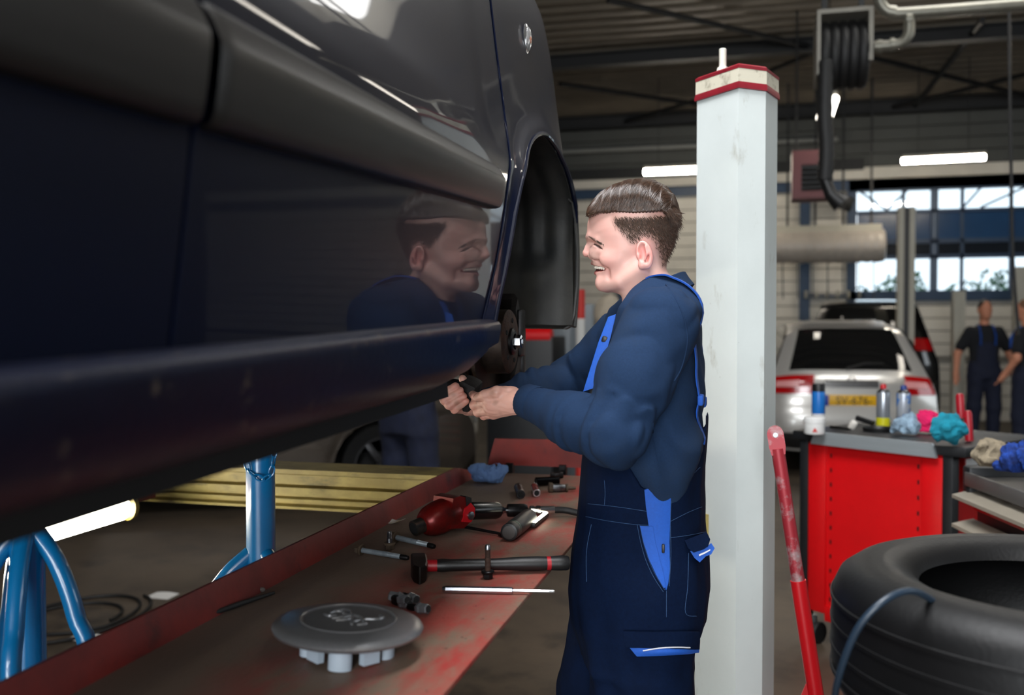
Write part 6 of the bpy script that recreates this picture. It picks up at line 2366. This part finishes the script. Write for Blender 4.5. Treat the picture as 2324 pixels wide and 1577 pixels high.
# thin hanging cable at the right
o = MB().tube(catmull([onY(2290, -40, 8.0), onY(2291, 150, 8), onY(2295, 400, 8), onY(2300, 600, 8), onY(2312, 760, 8)], 6), .012, 8).build('air_line', RUBBER)
tag(o, 'thin air line hanging from the roof near the right edge', 'hose')

# heater unit
HY = 11.0
a, b = onY(1798, 342, HY), onY(1887, 448, HY)
ht = thing('unit_heater', 'maroon framed unit heater hung from the roof', 'heater', ((a.x + b.x) / 2, HY, b.z))
MAR = M('maroon_enamel', (90, 34, 38), .5)
MB().bb((a.x, HY, b.z), (a.x + .10, HY + .4, a.z)).bb((b.x - .10, HY, b.z), (b.x, HY + .4, a.z)).bb((a.x + .10, HY, a.z - .16), (b.x - .10, HY + .4, a.z)).bb((a.x + .10, HY, b.z), (b.x - .10, HY + .4, b.z + .08)).build('casing', MAR, ht, smooth=0)
MB().bb((a.x + .09, HY + .05, b.z + .05), (b.x - .09, HY + .4, a.z - .1)).build('grille', BLACK, ht, smooth=0)
for k in range(5):
    zz = b.z + .10 + k * .055
    MB().box(((a.x + b.x) / 2, HY + .03, zz), (b.x - a.x - .2, .05, .006), rot=Euler((.6, 0, 0))).build('louvre', BLACK, ht, smooth=0)
for xx in (a.x + .05, b.x - .05):
    MB().tube([(xx, HY + .2, a.z), (xx, HY + .2, 5.03)], .012, 6).build('hanger_rod', STEELB, ht)
# black loudspeaker on the wall
p = onY(1912, 458, 15.6)
o = thing('loudspeaker', 'small black loudspeaker tilted on the far wall', 'loudspeaker', p)
MB().box(p, (.28, .22, .22), .02, rot=Euler((.2, .35, .3))).build('cabinet', BLACK, o)
MB().tube([p, p + Vector((.05, .35, .05))], .02, 8).build('bracket', BLACK, o)

# long plastic covered roll hung below the wall rail
EY = 14.4
a, b = onY(1752, 562, EY), onY(2008, 562, EY)
er = thing('covered_roll', 'long pale plastic covered roll hung before the far wall', 'roll', ((a.x + b.x) / 2, EY, a.z))
ROLL = M('pale_plastic_cover', (176, 168, 158), .32, var=.08, scale=5)
prof = [(.20, 0), (.235, .02)]
L = b.x - a.x
for k in range(1, 40):
    prof.append((.235 + .008 * math.sin(k * 1.9), L * k / 40))
prof += [(.235, L - .02), (.2, L)]
MB().lathe(prof, 20, Matrix.Translation(a) @ LX).build('cover', ROLL, er)
MB().bb((a.x + .03, EY - .12, a.z + .16), (b.x - .05, EY + .02, a.z + .30), .01).build('rail', WHITEP, er)
for k in range(4):
    xx = a.x + .2 + k * (L - .4) / 3
    MB().bb((xx, EY - .02, a.z + .28), (xx + .03, EY + .02, 5.03)).build('hanger', STEELB, er, smooth=0)
for k in range(7):
    xx = a.x + .15 + k * (L - .3) / 6
    MB().tube([(xx, EY, a.z - .2), (xx + .01, EY, a.z - .75)], .008, 6).build('cord', BLACK, er)
# hose hooks on the wall
hk = thing('hook_rail', 'wall rail with a row of pale hooks behind the far cars', 'rail', onY(1880, 670, 15.9))
a = onY(1820, 672, 15.88)
MB().bb((a.x, 15.90, a.z - .02), (a.x + .95, 15.98, a.z + .02)).build('rail', BLUEF, hk, smooth=0)
for k in range(6):
    MB().tube(catmull([(a.x + .06 + k * .16, 15.9, a.z), (a.x + .06 + k * .16, 15.8, a.z - .02), (a.x + .06 + k * .16, 15.78, a.z + .08)], 4), .022, 8).build('hook', WHITEP, hk)

# between the wing and the mechanic
p = onY(1290, 690, 8.0)
lk = thing('locker', 'grey steel locker standing beyond the wheel arch', 'locker', (p.x, 8.0, 0))
GREYL = M('grey_locker_paint', (120, 128, 134), .45, var=.06)
a, b = onY(1248, 690, 8.0), onY(1345, 690, 8.0)
MB().bb((a.x, 8.0, .06), (b.x, 8.5, a.z), .01).build('cabinet', GREYL, lk)
MB().bb((a.x + .02, 7.99, .1), ((a.x + b.x) / 2 - .005, 8.0, a.z - .04), .003).build('door', GREYL, lk)
MB().bb(((a.x + b.x) / 2 + .005, 7.99, .1), (b.x - .02, 8.0, a.z - .04), .003).build('door', GREYL, lk)
MB().bb((a.x, 8.02, 0), (b.x, 8.48, .06)).build('plinth', BLACK, lk, smooth=0)
p = onY(1366, 716, 7.4)
rag('canvas_bag', 'cream canvas bag on the dark cabinet beyond the mechanic', 'bag', (p.x, 7.72, p.z), (.15, .12, .22), M('cream_canvas', (176, 164, 146), .85, var=.1, scale=14), 23, folds=4.5, amp=.16)
o = MB().bb((onY(1335, 760, 7.6).x, 7.57, 0), (onY(1400, 760, 7.6).x, 7.9, onY(1335, 752, 7.6).z), .01).build('parts_cabinet', TBLK)
tag(o, 'dark parts cabinet under the canvas bag', 'cabinet')
mk = thing('marker_post', 'red and white striped marker post beyond the wing', 'marker post', (onY(1317, 700, 7.1).x, 7.1, 0))
for k in range(8):
    z0 = k * .22
    MB().lathe([(.035, z0), (.035, z0 + .22)], 14, Matrix.Translation((onY(1317, 700, 7.1).x, 7.1, 0))).build('band', M('marker_red', (186, 40, 30), .5) if k % 2 else M('marker_white', (200, 200, 196), .5), mk)
MB().lathe([(.15, 0), (.15, .03), (.04, .05)], 20, Matrix.Translation((onY(1317, 700, 7.1).x, 7.1, 0))).build('base', RUBBER, mk)
a, b = onY(1205, 758, 7.0), onY(1254, 850, 7.0)
bx_ = thing('tool_chest', 'black tool chest with a red rolled lid beyond the brake disc', 'tool chest', ((a.x + b.x) / 2, 7.0, 0))
MB().bb((a.x - .35, 7.0, 0.02), (b.x, 7.5, a.z - .02), .01).build('chest', TBLK, bx_)
MB().lathe([(.02, 0), (.065, .005), (.065, .5), (.02, .505)], 16, Matrix.Translation((a.x - .35, 7.06, a.z - .02)) @ LX).build('red_lid', REDP, bx_)

# papers and cable on the floor
for u, v, lb, s in ((368, 1352, 'white paper scrap on the floor between the stands', .055), (190, 1447, 'white paper scrap on the floor by the nearest stand', .05)):
    q = onZ(u, v, .002)
    o = MB().grid(lambda a_, b__: Vector((q.x + (a_ - .5) * s * 2.6, q.y + (b__ - .5) * s * 2, .003 + .006 * math.sin(a_ * 3) * b__)), 5, 4).build('paper_sheet', M('white_paper', (214, 212, 208), .8), solid=.001)
    tag(o, lb, 'paper')
cp = []
q = onZ(170, 1400, .01)
for t in np.linspace(0, 4.4 * math.pi, 70):
    cp.append(Vector((q.x + (.26 + .01 * t) * math.cos(t) * .8, q.y + (.26 + .008 * t) * math.sin(t) * (1.2 if t > 6 else .9), .01)))
o = MB().tube(cp, .009, 8).build('cable_coil', RUBBER)
tag(o, 'black cable lying in loops on the floor beneath the car', 'cable')

# trees outside the far window
GREEN = M('leaf_green', (50, 96, 58), .7, rgb2=(20, 54, 30), scale=6)
rg = random.Random(4)
for k, (x, y, h) in enumerate(((1.9, 20, 2.2), (2.9, 21, 2.9), (3.7, 19.6, 2.3), (4.6, 21, 2.8))):
    t = thing('tree', ['leafy shrub outside at the left of the far window', 'taller leafy tree outside behind the far window', 'leafy shrub outside the middle of the far window', 'leafy tree outside at the right of the far window'][k], 'tree', (x, y, -.1), 'greenery outside the far window')
    MB().tube([(x, y, -.1), (x + .05, y, h * .6)], [.07, .04], 8).build('trunk', M('bark', (60, 48, 38), .9), t)
    lv = MB()
    for _ in range(420):
        a1, a2, rr = rg.uniform(0, 6.28), rg.uniform(-1, 1), rg.uniform(.3, 1) ** .5
        c = Vector((x + .62 * rr * math.cos(a1) * math.sqrt(1 - a2 * a2), y + .6 * rr * math.sin(a1), h * .62 + .9 * rr * a2))
        d1 = Vector((rg.uniform(-1, 1), rg.uniform(-1, 1), rg.uniform(-1, 1))).normalized() * .09
        d2 = d1.orthogonal().normalized() * .045
        lv.mesh([c - d1, c + d2, c + d1, c - d2], [(0, 1, 2, 3)])
    o = lv.build('foliage', GREEN, t, smooth=0)
    o['kind'] = 'stuff'
g = MB().bb((-12, 16.25, -.2), (14, 30, -.1)).build('ground_outside', M('outdoor_paving', (120, 118, 112), .9), smooth=0)
tag(g, 'pale paving outside the far wall', kind='structure')
